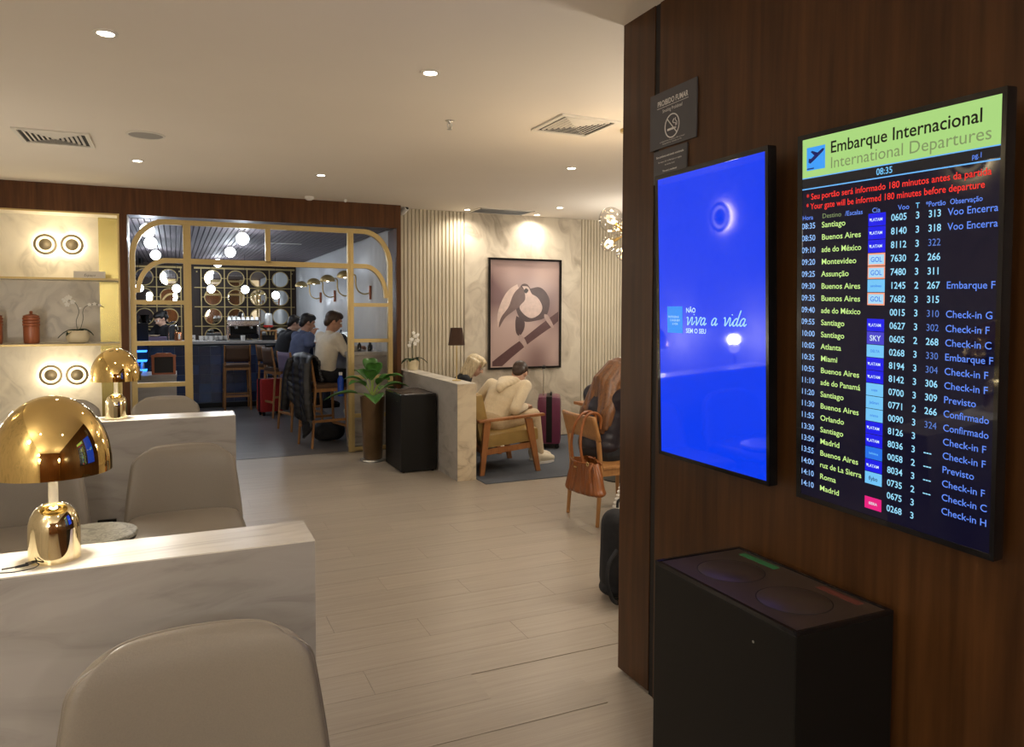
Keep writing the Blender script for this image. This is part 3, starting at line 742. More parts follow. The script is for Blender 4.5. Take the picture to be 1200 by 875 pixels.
# ================================================================== BLACK RECYCLING BINS
def bin_(loc, w, d, h, label, rz=0, labels=True):
    t = thing('recycling_bin', label, 'bin', loc, rz, None)
    G().b2((0, 0, .012), (w, d, h-.012), bev=.004).obj('cabinet', M['black'], t)
    g = G(); e = .012
    g.b2((0, 0, h-.012), (w, e, h), bev=.002); g.b2((0, d-e, h-.012), (w, d, h), bev=.002); g.b2((0, e, h-.012), (e, d-e, h)); g.b2((w-e, e, h-.012), (w, d-e, h)); g.obj('rim', M['blackgloss'], t)
    G().b2((e, e, h-.014), (w-e, d-e, h-.004)).obj('top_plate', M['bintop'], t)
    for k in (-1, 1):
        c = (w*.47, d/2+k*d*.215, h-.004); r = w*.285
        G().lathe([(r, -.0015), (r, .0004), (r+.004, .0004), (r+.004, -.0015)], c, 40).obj('lid_gap', M['groove'], t)
        l_ = G().lathe([(0, .0012), (r-.002, .0012), (r, 0)], c, 40).obj('push_lid', M['bintop'], t, smooth=True)
    if labels:
        G().b2((w-.055, d*.64, h-.004), (w-.028, d*.90, h-.003)).obj('green_label', M['greenlbl'], t)['label'] = 'green strip label'
        G().b2((w-.055, d*.12, h-.004), (w-.028, d*.36, h-.003)).obj('red_label', M['redlbl'], t)['label'] = 'dull red strip label'
    G().cyl((-.0005, d*.25, h-.085), (.002, d*.25, h-.085), .004, n=10).obj('lock', M['steel'], t)
    g = G()
    for x in (.03, w-.03):
        for y in (.03, d-.03): g.cyl((x, y, 0), (x, y, .013), .014, n=10)
    g.obj('feet', M['groove'], t)
    return t
bin_((1.412, 1.368, 0), .352, .606, .798, 'black boxy twin recycling bin under the wall screens')
bin_((2.028, 7.112, 0), .366, .60, .79, 'black boxy twin recycling bin between the planter and the stone partition', labels=False)
# ================================================================== GOLD MUSHROOM LAMPS
def mushroom(loc, label):
    t = thing('mushroom_lamp', label, 'lamp', loc, group=None)
    r = .145
    b = G().lathe([(0, 0), (.060, 0), (.063, .003), (.063, .085), (.0615, .104), (.056, .124), (.046, .141), (.032, .152), (.014, .158), (0, .1585)], n=48).obj('base', M['goldpale'], t, smooth=True)
    G().lathe([(.012, .157), (.012, .245), (.016, .25), (.016, .262), (0, .262)], n=20).obj('stem', M['glassrod'], t, smooth=True)
    prof = [(r-.004, .243), (r, .243), (r, .262)]+[(r*math.cos(R(a)), .262+.190*math.sin(R(a))) for a in range(6, 90, 6)]+[(0, .452)]
    s_ = G().lathe(prof, n=64).obj('shade', M['gold'], t, smooth=True)
    pi_ = [(0, .447)]+[((r-.004)*math.cos(R(a)), .262+.185*math.sin(R(a))) for a in range(84, 0, -6)]+[(r-.004, .243)]
    G().lathe(pi_, n=48).obj('shade_lining', M['goldpale'], t, smooth=True)
    G().lathe([(0, .262), (.02, .264), (.03, .28), (.032, .30), (.024, .32), (0, .328)], n=20).obj('bulb', M['bulb'], t, smooth=True)
    light('SPOT', (0, 0, .255), P_LAMP, (1, .95, .85), .03, t, spot=140, blend=.5)
    return t
P_LAMP = 14
M['glassrod'] = plain('frosted stem', (.72, .68, .58), .2, .3)
L1 = mushroom((-.312, 2.352, .92), 'mirror gold mushroom lamp in the foreground on the nearest stone partition')
mushroom((-.351, 5.34, .92), 'mirror gold mushroom lamp standing on the second stone partition')
g = G(); g.tube(smooth_path([(-.375, 2.318, .928), (-.355, 2.300, .934), (-.340, 2.285, .930), (-.352, 2.268, .926), (-.39, 2.262, .924), (-.425, 2.270, .9235)], 6), .0016, 6)
g.tube(smooth_path([(-.35, 2.300, .932), (-.38, 2.292, .929), (-.425, 2.298, .924)], 5), .0022, 6)
g.cyl((-.365, 2.296, .930), (-.395, 2.293, .927), .0042, .003)
tag(g.obj('cable', M['clothblack']), 'thin dark cable lying at the foot of the nearest gold lamp', 'cable')

# ================================================================== TAUPE LOUNGE CHAIRS
def lounge_chair(loc, label, rz=0, w=.66):
    """faces -Y; back at +Y"""
    t = thing('lounge_chair', label, 'chair', loc, rz, 'taupe leather lounge chairs')
    def outline(s_, v):     # half width at height v
        return w/2-.006-.050*v**1.4-(.062*((v-.80)/.20)**3 if v > .80 else 0)
    def back(sgn):
        def f(u, v):
            a = (u*2-1); zt = .80-.012*abs(a)**2-.030*abs(a)**10
            z = .33+(zt-.33)*v; x = a*outline(1, v)
            lean = .10*(z-.33)
            edge = (1-abs(a)**5)*(1-v**9)
            th = .010+.040*max(0, edge)**.5
            wrap = -.075*abs(a)**2.6*(1-.45*v)
            return Vector((x, .20+lean+wrap+(th if sgn > 0 else -th*1.15), z))
        return f
    g = G(); nu, nv = 61, 37
    g.grid(back(-1), nu, nv); g.grid(back(1), nu, nv)
    bmesh.ops.remove_doubles(g.b, verts=list(g.b.verts), dist=.0001)
    # close the rim between front and back sheets
    be = [e for e in g.b.edges if len(e.link_faces) == 1]
    bmesh.ops.bridge_loops(g.b, edges=be) if be else None
    g.obj('backrest', M['leather2'], t, smooth=True, angle=80)
    # seam piping round the backrest
    fF = back(-1); fB = back(1)
    pts = [(fF(0, k/30)+fB(0, k/30))/2 for k in range(30)]+[(fF(k/60, 1)+fB(k/60, 1))/2 for k in range(61)]+[(fF(1, 1-k/30)+fB(1, 1-k/30))/2 for k in range(1, 31)]
    G().tube(pts, .0042, 6).obj('piping', M['leather'], t, smooth=True)
    def seat(top):
        def f(u, v):
            a = u*2-1; b_ = v*2-1
            hw = (w/2-.012)*(1-.04*abs(b_)**3); x = a*hw; y = -.165+b_*.345*(1-.10*abs(a)**4)
            e = (1-abs(a)**5)*(1-abs(b_)**5)
            z = .372+(.055*e**.45 if top else -.055*e**.3)
            z += (.012*(1-a*a)*(1-b_*b_) if top else 0)
            return Vector((x, y, z))
        return f
    g = G(); g.grid(seat(True), 25, 25); g.grid(seat(False), 25, 25); bmesh.ops.remove_doubles(g.b, verts=list(g.b.verts), dist=.0005)
    g.obj('seat', M['leather'], t, smooth=True, angle=80)
    G().b2((-w/2+.05, -.44, .25), (w/2-.05, .16, .33), bev=.02).obj('seat_frame', M['leather'], t)
    for x in (-w/2+.09, w/2-.09):
        for y in (-.40, .13): G().cyl((x, y, 0), (x, y, .26), .012, .017, 12).obj('leg', M['darkwood'], t, smooth=True)
    return t
LC = lounge_chair((.035, 1.78, 0), 'taupe leather lounge chair closest to the camera, cut by the bottom edge of the photo')
dup(LC, (.035, 4.67, 0), label='taupe leather chair of the middle row, its seat and back in full view')
dup(LC, (-.785, 4.67, 0), label='taupe leather lounge chair half hidden behind the nearest gold lamp')
dup(LC, (-.09, 7.55, 0), label='taupe lounge chair showing above the second partition, before the arch screen')
dup(LC, (-.93, 7.55, 0), label='taupe lounge chair of the far row, below the lower ring lights')
t = thing('side_table', 'small round side table with green grey stone top beside the middle taupe chair', 'table', (-.375, 3.99, 0))
G().lathe([(0, .55), (.190, .55), (.194, .546), (.194, .534), (.188, .53), (0, .53)], n=48).obj('tabletop', M['tabletop'], t, smooth=True)
G().lathe([(.188, .53), (.186, .515), (0, .515)], n=48).obj('apron', M['black'], t)
G().cyl((0, 0, .012), (0, 0, .52), .018, n=16).obj('stem', M['black'], t, smooth=True)
G().lathe([(0, .014), (.13, .012), (.135, 0), (0, 0)], n=32).obj('base', M['black'], t)
t = thing('power_outlet', 'black power outlet box on the face of the second partition by the side table', 'outlet', (-.405, 5.199, .27))
G().b2((-.052, -.018, -.04), (.052, 0, .04), bev=.004).obj('box', M['black'], t)
G().b2((-.03, -.020, -.004), (.03, -.017, .026)).obj('socket_face', M['steel'], t)

# ================================================================== ALCOVE: RING LIGHTS, JARS, ORCHID
def ring_light(loc, label, rot=0, group='ring wall lights in the alcove', k=1.0, p=0):
    """disc facing -Y"""
    t = thing('ring_light', label, 'wall light', loc, rot, group)
    def lat(prof, name, m):
        mt = Matrix.Rotation(R(90), 4, 'X'); return G().lathe([(a_*k, b_*k) for a_, b_ in prof], n=48, mt=mt).obj(name, m, t, smooth=True)
    lat([(.104, .030), (.106, .033), (.104, .038), (.084, .043), (.081, .041), (.081, .030), (.104, .030)], 'outer_ring', M['ringmetal'])
    lat([(.055, .030), (.082, .030), (.082, .033), (.055, .033)], 'glow_plate', M['glow'])
    lat([(0, .068), (.016, .066), (.034, .058), (.048, .047), (.058, .036), (.059, .030), (0, .030)], 'centre_dome', M['ringmetal'])
    lat([(0, .001), (.05, .001), (.05, .031), (0, .031)], 'stem', M['ringmetal'])
    lat([(.05, .016), (.100, .016), (.100, .028), (.05, .028)], 'halo_ring', M['halo'])
    if p: light('POINT', (0, -.16, 0), p, NEUT, .10, t)
    return t
for (x, z, lb) in ((-1.183, 2.283, 'upper pair, left disc'), (-.949, 2.288, 'upper pair, right disc'), (-1.164, .955, 'lower pair, left disc'), (-.932, .950, 'lower pair, right disc')):
    ring_light((x, 8.85, z), 'glowing round brass ring light on the alcove wall, '+lb)
for zz in (2.285, .952): light('POINT', (-1.06, 8.56, zz), P_RING*1.6, (1, .84, .56), .12)
for y in (-2.0, .8, 3.42, 6.05):
    ring_light((-1.8, y, 2.36), 'unseen ring wall light on the left wall outside the photo', R(90), 'ring lights outside the frame', 1.45, P_SIDEFILL if y < 2 else 0)  # nearer rings added as fill lamps; farther ones inferred from screen reflections
def jar(loc, label, s=1):
    t = thing('wooden_jar', label, 'jar', loc, group='wooden jars on the lower alcove shelf')
    G().lathe([(0, 0), (.060*s, 0), (.068*s, .012), (.070*s, .10), (.070*s, .17)], n=32).obj('body', M['jar'], t, smooth=True)
    pr = [(.070*s, .17)]
    for k in range(3): z = .172+k*.030; pr += [(.066*s, z), (.074*s, z+.006), (.076*s, z+.015), (.074*s, z+.024), (.066*s, z+.029)]
    G().lathe(pr+[(.068*s, .265), (.0, .265)], n=32).obj('ribbed_neck', M['jar'], t, smooth=True)
    G().lathe([(.070*s, .265), (.070*s, .275), (.045*s, .287), (.016*s, .292), (.011*s, .300), (.016*s, .312), (.010*s, .322), (0, .323)], n=32).obj('lid', M['jar'], t, smooth=True)
    return t
jar((-1.292, 8.62, 1.286), 'ribbed red brown wooden jar with knob lid, in full view on the shelf')
jar((-1.600, 8.62, 1.286), 'red brown wooden jar cut off by the left edge of the photo')
# orchids
def orchid(loc, label, potr, poth, stems, leaves, fl, round_pot=True, s=1):
    t = thing('potted_orchid', label, 'orchid', loc, group='white orchids in cream pots')
    if round_pot: prof = [(0, 0), (potr*.58, 0), (potr*.82, poth*.12), (potr*.96, poth*.35), (potr, poth*.58), (potr*.96, poth*.82), (potr*.88, poth*.98), (potr*.85, poth), (potr*.84, poth*.95), (0, poth*.93)]
    else: prof = [(0, 0), (potr*.80, 0), (potr*.84, poth*.02), (potr*.97, poth*.8), (potr*1.0, poth*.82), (potr, poth), (potr*.93, poth), (potr*.9, poth*.92), (0, poth*.92)]
    G().lathe(prof, n=32).obj('pot', M['creampot'], t, smooth=True)
    G().lathe([(0, poth*.96), (potr*.85, poth*.94)], n=20).obj('soil', M['soil'], t)
    for (dx, dy, l_, dr) in leaves:
        def lf(u, v):
            tt = u; wv = .038*s*math.sin(PI*min(1, tt*.92+.08))**.7
            px = l_*tt; pz = dr*tt*2.0-(.55*l_+dr)*tt*tt*1.1
            off = (v*2-1)
            return Vector((dx*px-dy*off*wv, dy*px+dx*off*wv, max(.012, poth*.97+pz+abs(off)*.008)))
        g = G(); g.grid(lf, 9, 5)
        o = g.obj('leaf', M['leafdark'], t, smooth=True); so = o.modifiers.new('t', 'SOLIDIFY'); so.thickness = .003
    for st in stems:
        G().tube(smooth_path([(a*s, b_*s, poth*.95+c*s) for a, b_, c in st], 6), .0028*s, 6).obj('stem', M['leafdark'], t, smooth=True)
    for k, (a, b_, c, q, rz_) in enumerate(fl):
        g = G(); mtb = Matrix.Translation((a*s, b_*s, poth*.95+c*s)) @ Euler((R(75), 0, R(rz_))).to_matrix().to_4x4()
        for i in range(5):
            an = R(90+72*i); mt = mtb @ Matrix.Rotation(an, 4, 'Z') @ Matrix.Translation((q*.55, 0, 0)) @ Matrix.Diagonal((q*.55, q*(.50 if i in (1, 4) else .32), q*.07, 1))
            tt_ = bmesh.new(); bmesh.ops.create_uvsphere(tt_, u_segments=10, v_segments=6, radius=1); g._merge(tt_, mt)
        o = g.obj('flower', M['petal'], t, smooth=True)
    return t
orchid((-.895, 8.60, 1.286), 'white orchid in a round cream pot on the lower alcove shelf', .105, .128,
       [[(0, 0, 0), (-.01, 0, .10), (.015, 0, .20), (-.02, -.01, .29), (-.09, -.02, .31)], [(.02, 0, 0), (.05, 0, .12), (.05, 0, .20), (.08, 0, .25), (.16, 0, .27), (.24, 0, .24)]],
       [(-1, -.1, .17, .03), (1, -.1, .14, .04), (-.7, -.7, .13, .03), (.5, -.8, .10, .03)],
       [(-.10, -.03, .31, .030, 0), (-.065, -.04, .335, .028, 20), (-.035, -.03, .29, .026, -20), (-.08, -.05, .265, .024, 10), (.11, -.02, .265, .018, 0), (.155, -.02, .272, .018, 15), (.20, -.02, .262, .015, 0), (.03, -.02, .23, .012, 0)])
orchid((2.545, 8.42, .93), 'white orchid in a straight cream pot on the far end of the stone partition', .072, .115,
       [[(0, 0, 0), (.005, 0, .10), (.0, 0, .20), (.03, 0, .28)], [(0, 0, 0), (-.01, 0, .14), (-.02, 0, .24), (0, 0, .30)]],
       [(-1, -.2, .15, .05), (1, -.2, .17, .07), (-.6, -.8, .10, .05), (.6, -.7, .10, .05)],
       [(-.05, -.03, .18, .024, 0), (.02, -.03, .20, .026, 20), (.05, -.02, .235, .028, -10), (-.02, -.03, .25, .026, 10), (.03, -.03, .285, .026, 0), (-.035, -.02, .215, .022, -20), (.005, -.02, .325, .022, 0), (.055, -.03, .305, .022, 15)], False)
t = thing('silver_plaque', 'small silver plaque with faint lettering on the upper alcove shelf', 'plaque', (-.770, 8.50, 1.933))
G().b2((-.138, 0, 0), (.138, .012, .072), bev=.001).obj('plate', M['paper'], t)
G().text('Espaço', .036, 0, .022, 0, 'CENTER', shear=.35, mt=Matrix.Translation((0, -.0008, 0)) @ Matrix.Rotation(R(90), 4, 'X')).obj('plaque_lettering', M['signgrey'], t)

# ================================================================== ART, TABLE LAMP
t = thing('framed_picture', 'large black framed sepia photograph of a toucan on a branch', 'picture', (4.085, YB-.012, 1.592))
AW, AH = .515, .702     # half sizes
g = G(); f = .026
for a, b_ in (((-AW, -AH), (-AW+f, AH)), ((AW-f, -AH), (AW, AH)), ((-AW+f, AH-f), (AW-f, AH)), ((-AW+f, -AH), (AW-f, -AH+f))): g.b2((a[0], -.035, a[1]), (b_[0], 0, b_[1]))
g.obj('frame', M['blackgloss'], t)
m, n, l, b = newmat('sepia backdrop')
tc = n.new('ShaderNodeTexCoord'); nz = n.new('ShaderNodeTexNoise'); nz.inputs['Scale'].default_value = 1.6; nz.inputs['Detail'].default_value = .5
l.new(tc.outputs['Object'], nz.inputs['Vector']); rp = n.new('ShaderNodeValToRGB'); rp.color_ramp.elements[0].position = .36; rp.color_ramp.elements[1].position = .60
rp.color_ramp.elements[0].color = (.16, .085, .085, 1); rp.color_ramp.elements[1].color = (.46, .33, .295, 1)
l.new(nz.outputs['Fac'], rp.inputs[0]); l.new(rp.outputs[0], b.inputs['Base Color']); b.inputs['Roughness'].default_value = .35
cv = G().b2((-AW+f, -.012, -AH+f), (AW-f, -.004, AH-f)).obj('print', m, t)
def apx(x, y): return ((x-297)/505*(2*AW-.06), -(y-450)/780*(2*AH-.06))       # from a sketch grid 505 x 780
def flat(name, pts, c, lay, sm=True):
    c = tuple(q*.95 for q in c)
    P = [(*apx(*p), 0) for p in pts]
    if sm: P = smooth_path(P+[P[0]], 5)[:-1]
    G().prism([(p[0], p[1]) for p in P], -.012-.0006*lay, -.0121-.0006*(lay-1)).obj(name, plain('print tone', c, .4, noise=.10, nscale=22), cv)
flat('branch', [(60, 800), (110, 760), (200, 690), (300, 620), (400, 540), (480, 480), (546, 432), (546, 505), (500, 545), (420, 600), (330, 665), (250, 730), (190, 780), (130, 835), (60, 835)], (.105, .048, .048), 1, False)
flat('wing', [(335, 262), (400, 250), (450, 285), (480, 350), (470, 430), (440, 480), (380, 500), (300, 508), (250, 470), (225, 380), (240, 300), (270, 235), (310, 230)], (.070, .036, .034), 2)
flat('beak_light', [(238, 232), (190, 262), (150, 310), (115, 385), (95, 470), (104, 552), (140, 480), (200, 430), (255, 300)], (.62, .47, .41), 3)
flat('beak_dark', [(262, 250), (225, 285), (200, 330), (175, 400), (120, 480), (106, 552), (150, 480), (210, 430), (270, 385), (298, 340), (290, 275)], (.14, .082, .072), 4)
flat('throat', [(275, 245), (318, 250), (345, 300), (390, 330), (424, 395), (405, 450), (345, 482), (290, 455), (255, 400), (295, 345), (290, 280)], (.60, .45, .40), 5)
flat('tail', [(232, 465), (288, 500), (290, 560), (258, 612), (232, 590), (225, 520)], (.065, .032, .032), 3)
flat('eye', [(302, 258), (320, 275), (302, 298), (286, 278)], (.03, .018, .016), 6)
flat('foot', [(255, 600), (290, 630), (315, 690), (300, 712), (280, 680), (250, 640)], (.42, .30, .27), 4)
flat('foot', [(440, 450), (470, 465), (512, 545), (495, 552), (460, 510), (440, 475)], (.42, .30, .27), 4)
t = thing('table_lamp', 'slim table lamp with brown tapered shade on the stone partition', 'lamp', (2.535, 6.90, .93))
G().lathe([(0, 0), (.045, 0), (.045, .008), (.006, .014), (0, .014)], n=24).obj('base', M['brass'], t, smooth=True)
G().cyl((0, 0, .01), (0, 0, .40), .0055, n=10).obj('pole', M['brass'], t)
s_ = G().lathe([(.083, .352), (.058, .524), (.056, .524), (.081, .352)], n=32).obj('shade', M['shade'], t, smooth=True)
G().lathe([(0, .518), (.057, .520)], n=32).obj('shade_top', M['shade'], t)
G().ball((0, 0, .40), .018).obj('bulb', M['bulb'], t, smooth=True)
light('POINT', (0, 0, .37), .8, WARM, .02, t)

# ================================================================== GLASS GLOBE CHANDELIER
t = thing('globe_chandelier', 'brass branching chandelier with clear glass globes, half behind the walnut wall', 'chandelier', (2.80, 4.28, 2.14))
G().cyl((0, 0, 0), (0, 0, CZ-2.14), .006).obj('rod', M['brass'], t); G().lathe([(0, CZ-2.14), (.05, CZ-2.14), (.05, CZ-2.16), (0, CZ-2.165)], n=24).obj('canopy', M['brass'], t)
G().ball((0, 0, 0), .03).obj('hub', M['brass'], t, smooth=True)
for k, (dx, dy, dz, rr) in enumerate(((-.145, -.03, .085, .082), (-.12, .04, -.07, .05), (-.06, -.05, -.14, .048), (.16, 0, .05, .075), (.10, .1, -.10, .055), (.02, .14, .06, .06), (.0, -.15, .0, .06), (.14, -.1, -.06, .05))):
    d = Vector((dx, dy, dz)); u = d.normalized()
    br = G().cyl((0, 0, 0), d*.55, .005).cyl(d*.45, d*.72, .011).obj('arm', M['gold'], t)
    G().ball(d, rr, 24, 16).obj('glass_globe', M['glassthin'] if 'glassthin' in M else M['glass'], br, smooth=True)
    G().ball(d*.85, .014).obj('bulb', M['filament'], br, smooth=True)
    if k < 2: light('POINT', d, 6.0, (1, .72, .42), .03, t)
# ================================================================== PLANTER
t = thing('potted_plant', 'broad leaved green plant in a tall bronze planter by the arch screen', 'plant', (1.93, 7.88, 0))
G().lathe([(0, 0), (.125, 0), (.135, .008), (.130, .022), (0, .022)], n=32).obj('saucer', M['steel'], t, smooth=True)
G().lathe([(0, .022), (.094, .022), (.100, .03), (.132, .69), (.134, .70), (.122, .70), (.118, .67), (0, .67)], n=36).obj('planter', M['pot'], t, smooth=True)
G().lathe([(0, .675), (.12, .672)], n=24).obj('soil', M['soil'], t)
random.seed(4)
LV = [(-100, .42, .10, .16), (-150, .34, .26, .11), (178, .30, .30, .10), (160, .52, .12, .12), (120, .28, .36, .12), (95, .12, .46, .13), (60, .16, .40, .13), (20, .30, .30, .12), (-5, .40, .22, .12), (-25, .46, .10, .12), (-60, .26, .28, .12), (-85, .10, .42, .14), (-120, .16, .36, .12), (40, .42, .16, .10), (-40, .36, .34, .10)]
for az, out, up, wd in LV:
    a = R(az); dx, dy = math.cos(a), math.sin(a)
    def cen(u): return Vector((dx*out*u**1.3, dy*out*u**1.3, .67+up*(1.75*u-.75*u*u)-(.10*out/.4)*u**3))
    st = [cen(u*.45/5) for u in range(6)]
    lf_p = G().tube(st, [.006-.0006*i for i in range(6)], 6).obj('stem', M['stemlight'], t, smooth=True)
    def lf(u, v):
        uu = .40+.60*u; c = cen(uu); wv = wd*.66*(math.sin(PI*min(1, u**.8*.97+.03)))**.8; o_ = v*2-1
        return c+Vector((-dy*o_*wv, dx*o_*wv, abs(o_)*wv*.35))
    g = G(); g.grid(lf, 12, 7); o = g.obj('leaf', M['leaf'], t, smooth=True); so = o.modifiers.new('t', 'SOLIDIFY'); so.thickness = .0025

# ================================================================== BAR
M['grout'] = plain('blue grey grout', (.10, .14, .20), .7)
M['tiles'] = [plain('navy glazed tile', c, .22, noise=.18, nscale=14, coat=.3) for c in ((.020, .045, .120), (.028, .060, .155), (.014, .030, .085), (.038, .078, .175))]
t = thing('bar_counter', 'long bar counter faced with navy blue tiles under a grey stone top', 'counter', (0, 13.36, 0))
G().b2((-1.28, .0, 0), (2.34, .62, 1.07)).obj('body', M['grout'], t)
G().b2((-1.29, -.10, 1.075), (2.35, .66, 1.12), bev=.004).obj('worktop', M['counter'], t)
G().b2((-1.28, -.004, 0), (2.34, 0, .08)).obj('kickboard', M['black'], t)
tw, th = .181, .157
tl = [G().b2((-tw/2+.004, -.012, -th/2+.004), (tw/2-.004, 0, th/2-.004), bev=.002).obj('tile', m, t) for m in M['tiles']]
used = set()
for r_ in range(6):
    for c_ in range(20):
        k = random.randrange(4); o = tl[k]
        if k in used: o = tl[k].copy(); COL.objects.link(o); o.parent = t
        used.add(k); o.location = (-1.28+tw*(c_+.5), 0, .085+th*(r_+.5)+.01)
# ledge along the right wall
t = thing('wall_ledge', 'stone fronted ledge along the bar room right wall where the guests sit', 'counter', (1.86, 8.84, 0))
G().b2((.0, 0, 1.09), (.495, 4.36, 1.13), bev=.003).obj('top', M['counter'], t)
G().b2((0, 0, 0), (.495, .05, 1.088)).obj('end_panel', M['marblefront'], t)
G().b2((.33, .05, 0), (.495, 4.36, 1.088)).obj('back_panel', M['marblefront'], t)
# left stone cabinet
t = thing('stone_cabinet', 'stone clad cabinet inside the bar carrying the wooden chalkboard', 'cabinet', (-.95, 9.9, 0))
G().b2((0, 0, 0), (.955, .7, .81), bev=.003).obj('body', M['marblefront'], t)
G().b2((-.0, -.01, .81), (.96, .71, .835)).obj('top', M['marblefront'], t)
t = thing('chalkboard', 'small wood framed chalkboard with scalloped top standing on the stone cabinet', 'chalkboard', (-.135, 10.05, .836))
g = G(); g.b2((-.135, -.015, 0), (-.105, .015, .225)); g.b2((.105, -.015, 0), (.135, .015, .225)); g.b2((-.105, -.012, 0), (.105, .012, .02))
g.prism([(-.14, .215), (.14, .215), (.14, .235), (.10, .245), (.075, .265), (-.075, .265), (-.10, .245), (-.14, .235)], -.017, .017)
g.obj('frame', M['jar'], t); G().b2((-.105, -.006, .02), (.105, .004, .215)).obj('board', M['board'], t)
G().text('menu', .035, 0, .235, 0, 'CENTER', mt=Matrix.Translation((0, -.0175, 0)) @ Matrix.Rotation(R(90), 4, 'X'), sx=.8) if False else None
t = thing('display_cooler', 'dark drinks cooler with blue lit shelves left of the bar counter', 'cooler', (-.98, 11.1, 0))
g = G(); g.b2((0, .38, 0), (.64, .42, 1.45)); g.b2((0, 0, 0), (.03, .38, 1.45)); g.b2((.0, 0, 0), (.64, .38, .78)); g.b2((0, 0, 1.33), (.40, .38, 1.45)); g.obj('body', M['black'], t)
for z in (.80, .93, 1.06): G().b2((.03, .01, z), (.62, .37, z+.012)).obj('shelf', M['bluescreen'], t)
for k in range(9):
    G().lathe([(0, 0), (.026, 0), (.026, .07), (.01, .10), (.01, .115), (0, .115)], n=10).obj('bottle', M['bluebottle'] if k % 2 else M['steel'], t, loc=(.08+.06*k, .10+.1*(k % 3), .812 if k % 3 else .942), smooth=True)
for k in range(5):
    o = thing('glass_dish', 'small clear glass dish on a stack left of the chalkboard', 'dish', (.06+.05*(k % 2)-.02, 10.12+.1*k, .836+.02), group='glass dishes by the chalkboard')
    G().lathe([(0, 0), (.03, 0), (.055, .04), (.052, .042), (.028, .006), (0, .006)], n=16).obj('bowl', M['steel'], o, smooth=True); o.location = (-.42-.085*k, 10.15, .836)

# things on the counter (top at 1.12)
T0 = 1.12
t = thing('espresso_machine', 'chrome espresso machine on the bar counter beside the juice dispenser', 'coffee machine', (1.07, 13.62, T0))
G().b2((-.26, -.16, .03), (.26, .22, .12), bev=.01).obj('base', M['blackgloss'], t)
G().b2((-.23, .02, .12), (.23, .22, .26), bev=.008).obj('back_panel', M['black'], t)
G().b2((-.27, -.18, .24), (.27, .22, .35), bev=.02).obj('head', M['chrome'], t)
g = G()
for s in (-1, 1):
    g.b2((s*.255-.014, -.17, .0), (s*.255+.014, -.14, .25)); g.b2((s*.255-.014, .17, .0), (s*.255+.014, .2, .25))
g.obj('legs', M['chrome'], t)
for x in (-.12, .12):
    G().cyl((x, -.10, .24), (x, -.10, .20), .032, n=14).obj('group_head', M['chrome'], t, smooth=True)
    G().cyl((x, -.12, .205), (x, -.27, .195), .011, .014, 10).obj('filter_handle', M['black'], t, smooth=True)
for s in (-1, 1): G().tube(smooth_path([(s*.22, -.18, .27), (s*.23, -.22, .24), (s*.23, -.23, .10)], 5), .005, 6).obj('steam_wand', M['chrome'], t, smooth=True)
for k in range(7):
    o = thing('coffee_cup', 'upturned white coffee cup warming on top of the espresso machine', 'cup', (.85+.075*k, 13.62, T0+.35), group='cups on the espresso machine')
    G().lathe([(0, .0), (.033, 0), (.022, .05), (0, .052)], n=14).obj('cup', M['white'], o, smooth=True)
t = thing('wooden_stand', 'small pale wood stand under the juice dispenser', 'stand', (1.50, 13.70, T0))
g = G(); g.b2((-.16, -.12, .15), (.14, .12, .17)); g.b2((-.15, -.11, 0), (-.12, .11, .15)); g.b2((.10, -.11, 0), (.13, .11, .15)); g.obj('frame', M['oak'], t)
t = thing('juice_dispenser', 'steel topped drink dispenser with red juice on the wooden stand', 'dispenser', (1.50, 13.70, T0+.17))
G().lathe([(0, 0), (.03, 0), (.03, .03), (.055, .04), (0, .042)], n=20).obj('foot', M['steel'], t, smooth=True)
G().lathe([(0, .042), (.07, .045), (.085, .06), (.085, .09), (0, .09)], n=24).obj('juice', M['juice'], t, smooth=True)
G().lathe([(0, .09), (.072, .09), (.072, .25), (.06, .29), (.03, .30), (0, .30)], n=24).obj('canister', M['steel'], t, smooth=True)
G().cyl((0, 0, .30), (0, 0, .35), .010, .004).obj('knob', M['black'], t); G().cyl((0, -.08, .06), (0, -.12, .055), .008).obj('tap', M['black'], t)
def cups(n, x0, y, dx, label, grp, r=.045, h=.05, mat='white'):
    for k in range(n):
        o = thing('bowl', label, 'bowl', (x0+dx*k, y+.03*(k % 2), T0), group=grp)
        G().lathe([(0, 0), (r*.5, 0), (r*.55, .006), (r, h), (r*.94, h), (r*.45, .01), (0, .01)], n=16).obj('bowl', M[mat], o, smooth=True)
        G().lathe([(0, .0), (r*.5, 0), (r*.55, .006), (r, h), (r*.94, h), (r*.45, .01), (0, .01)], n=16).obj('bowl', M[mat], o, smooth=True, loc=(0, 0, h*.6))
cups(6, .40, 13.55, .078, 'stacked white bowls on the left of the bar counter', 'white bowls on the bar')
t = thing('tray_of_cups', 'dark tray with a dish left of the espresso machine', 'tray', (.79-.08, 13.6, T0)); G().b2((-.085, -.12, 0), (.085, .12, .012), bev=.003).obj('tray', M['black'], t); G().lathe([(0, .0), (.03, 0), (.08, .045), (.075, .047), (.026, .006), (0, .006)], (0, 0, .012), 18).obj('dish', M['steel'], t, smooth=True)
t = thing('menu_card', 'small white menu card standing on the bar counter by the arch screen post', 'card', (.27, 13.45, T0)); G().b2((-.035, -.004, 0), (.035, .004, .10)).obj('card', M['white'], t); G().text('A', .05, 0, .03, 0, 'CENTER', mt=Matrix.Translation((0, -.005, 0)) @ Matrix.Rotation(R(90), 4, 'X')).obj('print', M['signgrey'], t)
t = thing('paper_cup', 'plain white cup in front of the espresso machine', 'cup', (.985+.06, 13.34, T0)); G().lathe([(0, 0), (.03, 0), (.038, .09), (.035, .09), (.028, .006), (0, .006)], n=16).obj('cup', M['white'], t, smooth=True)
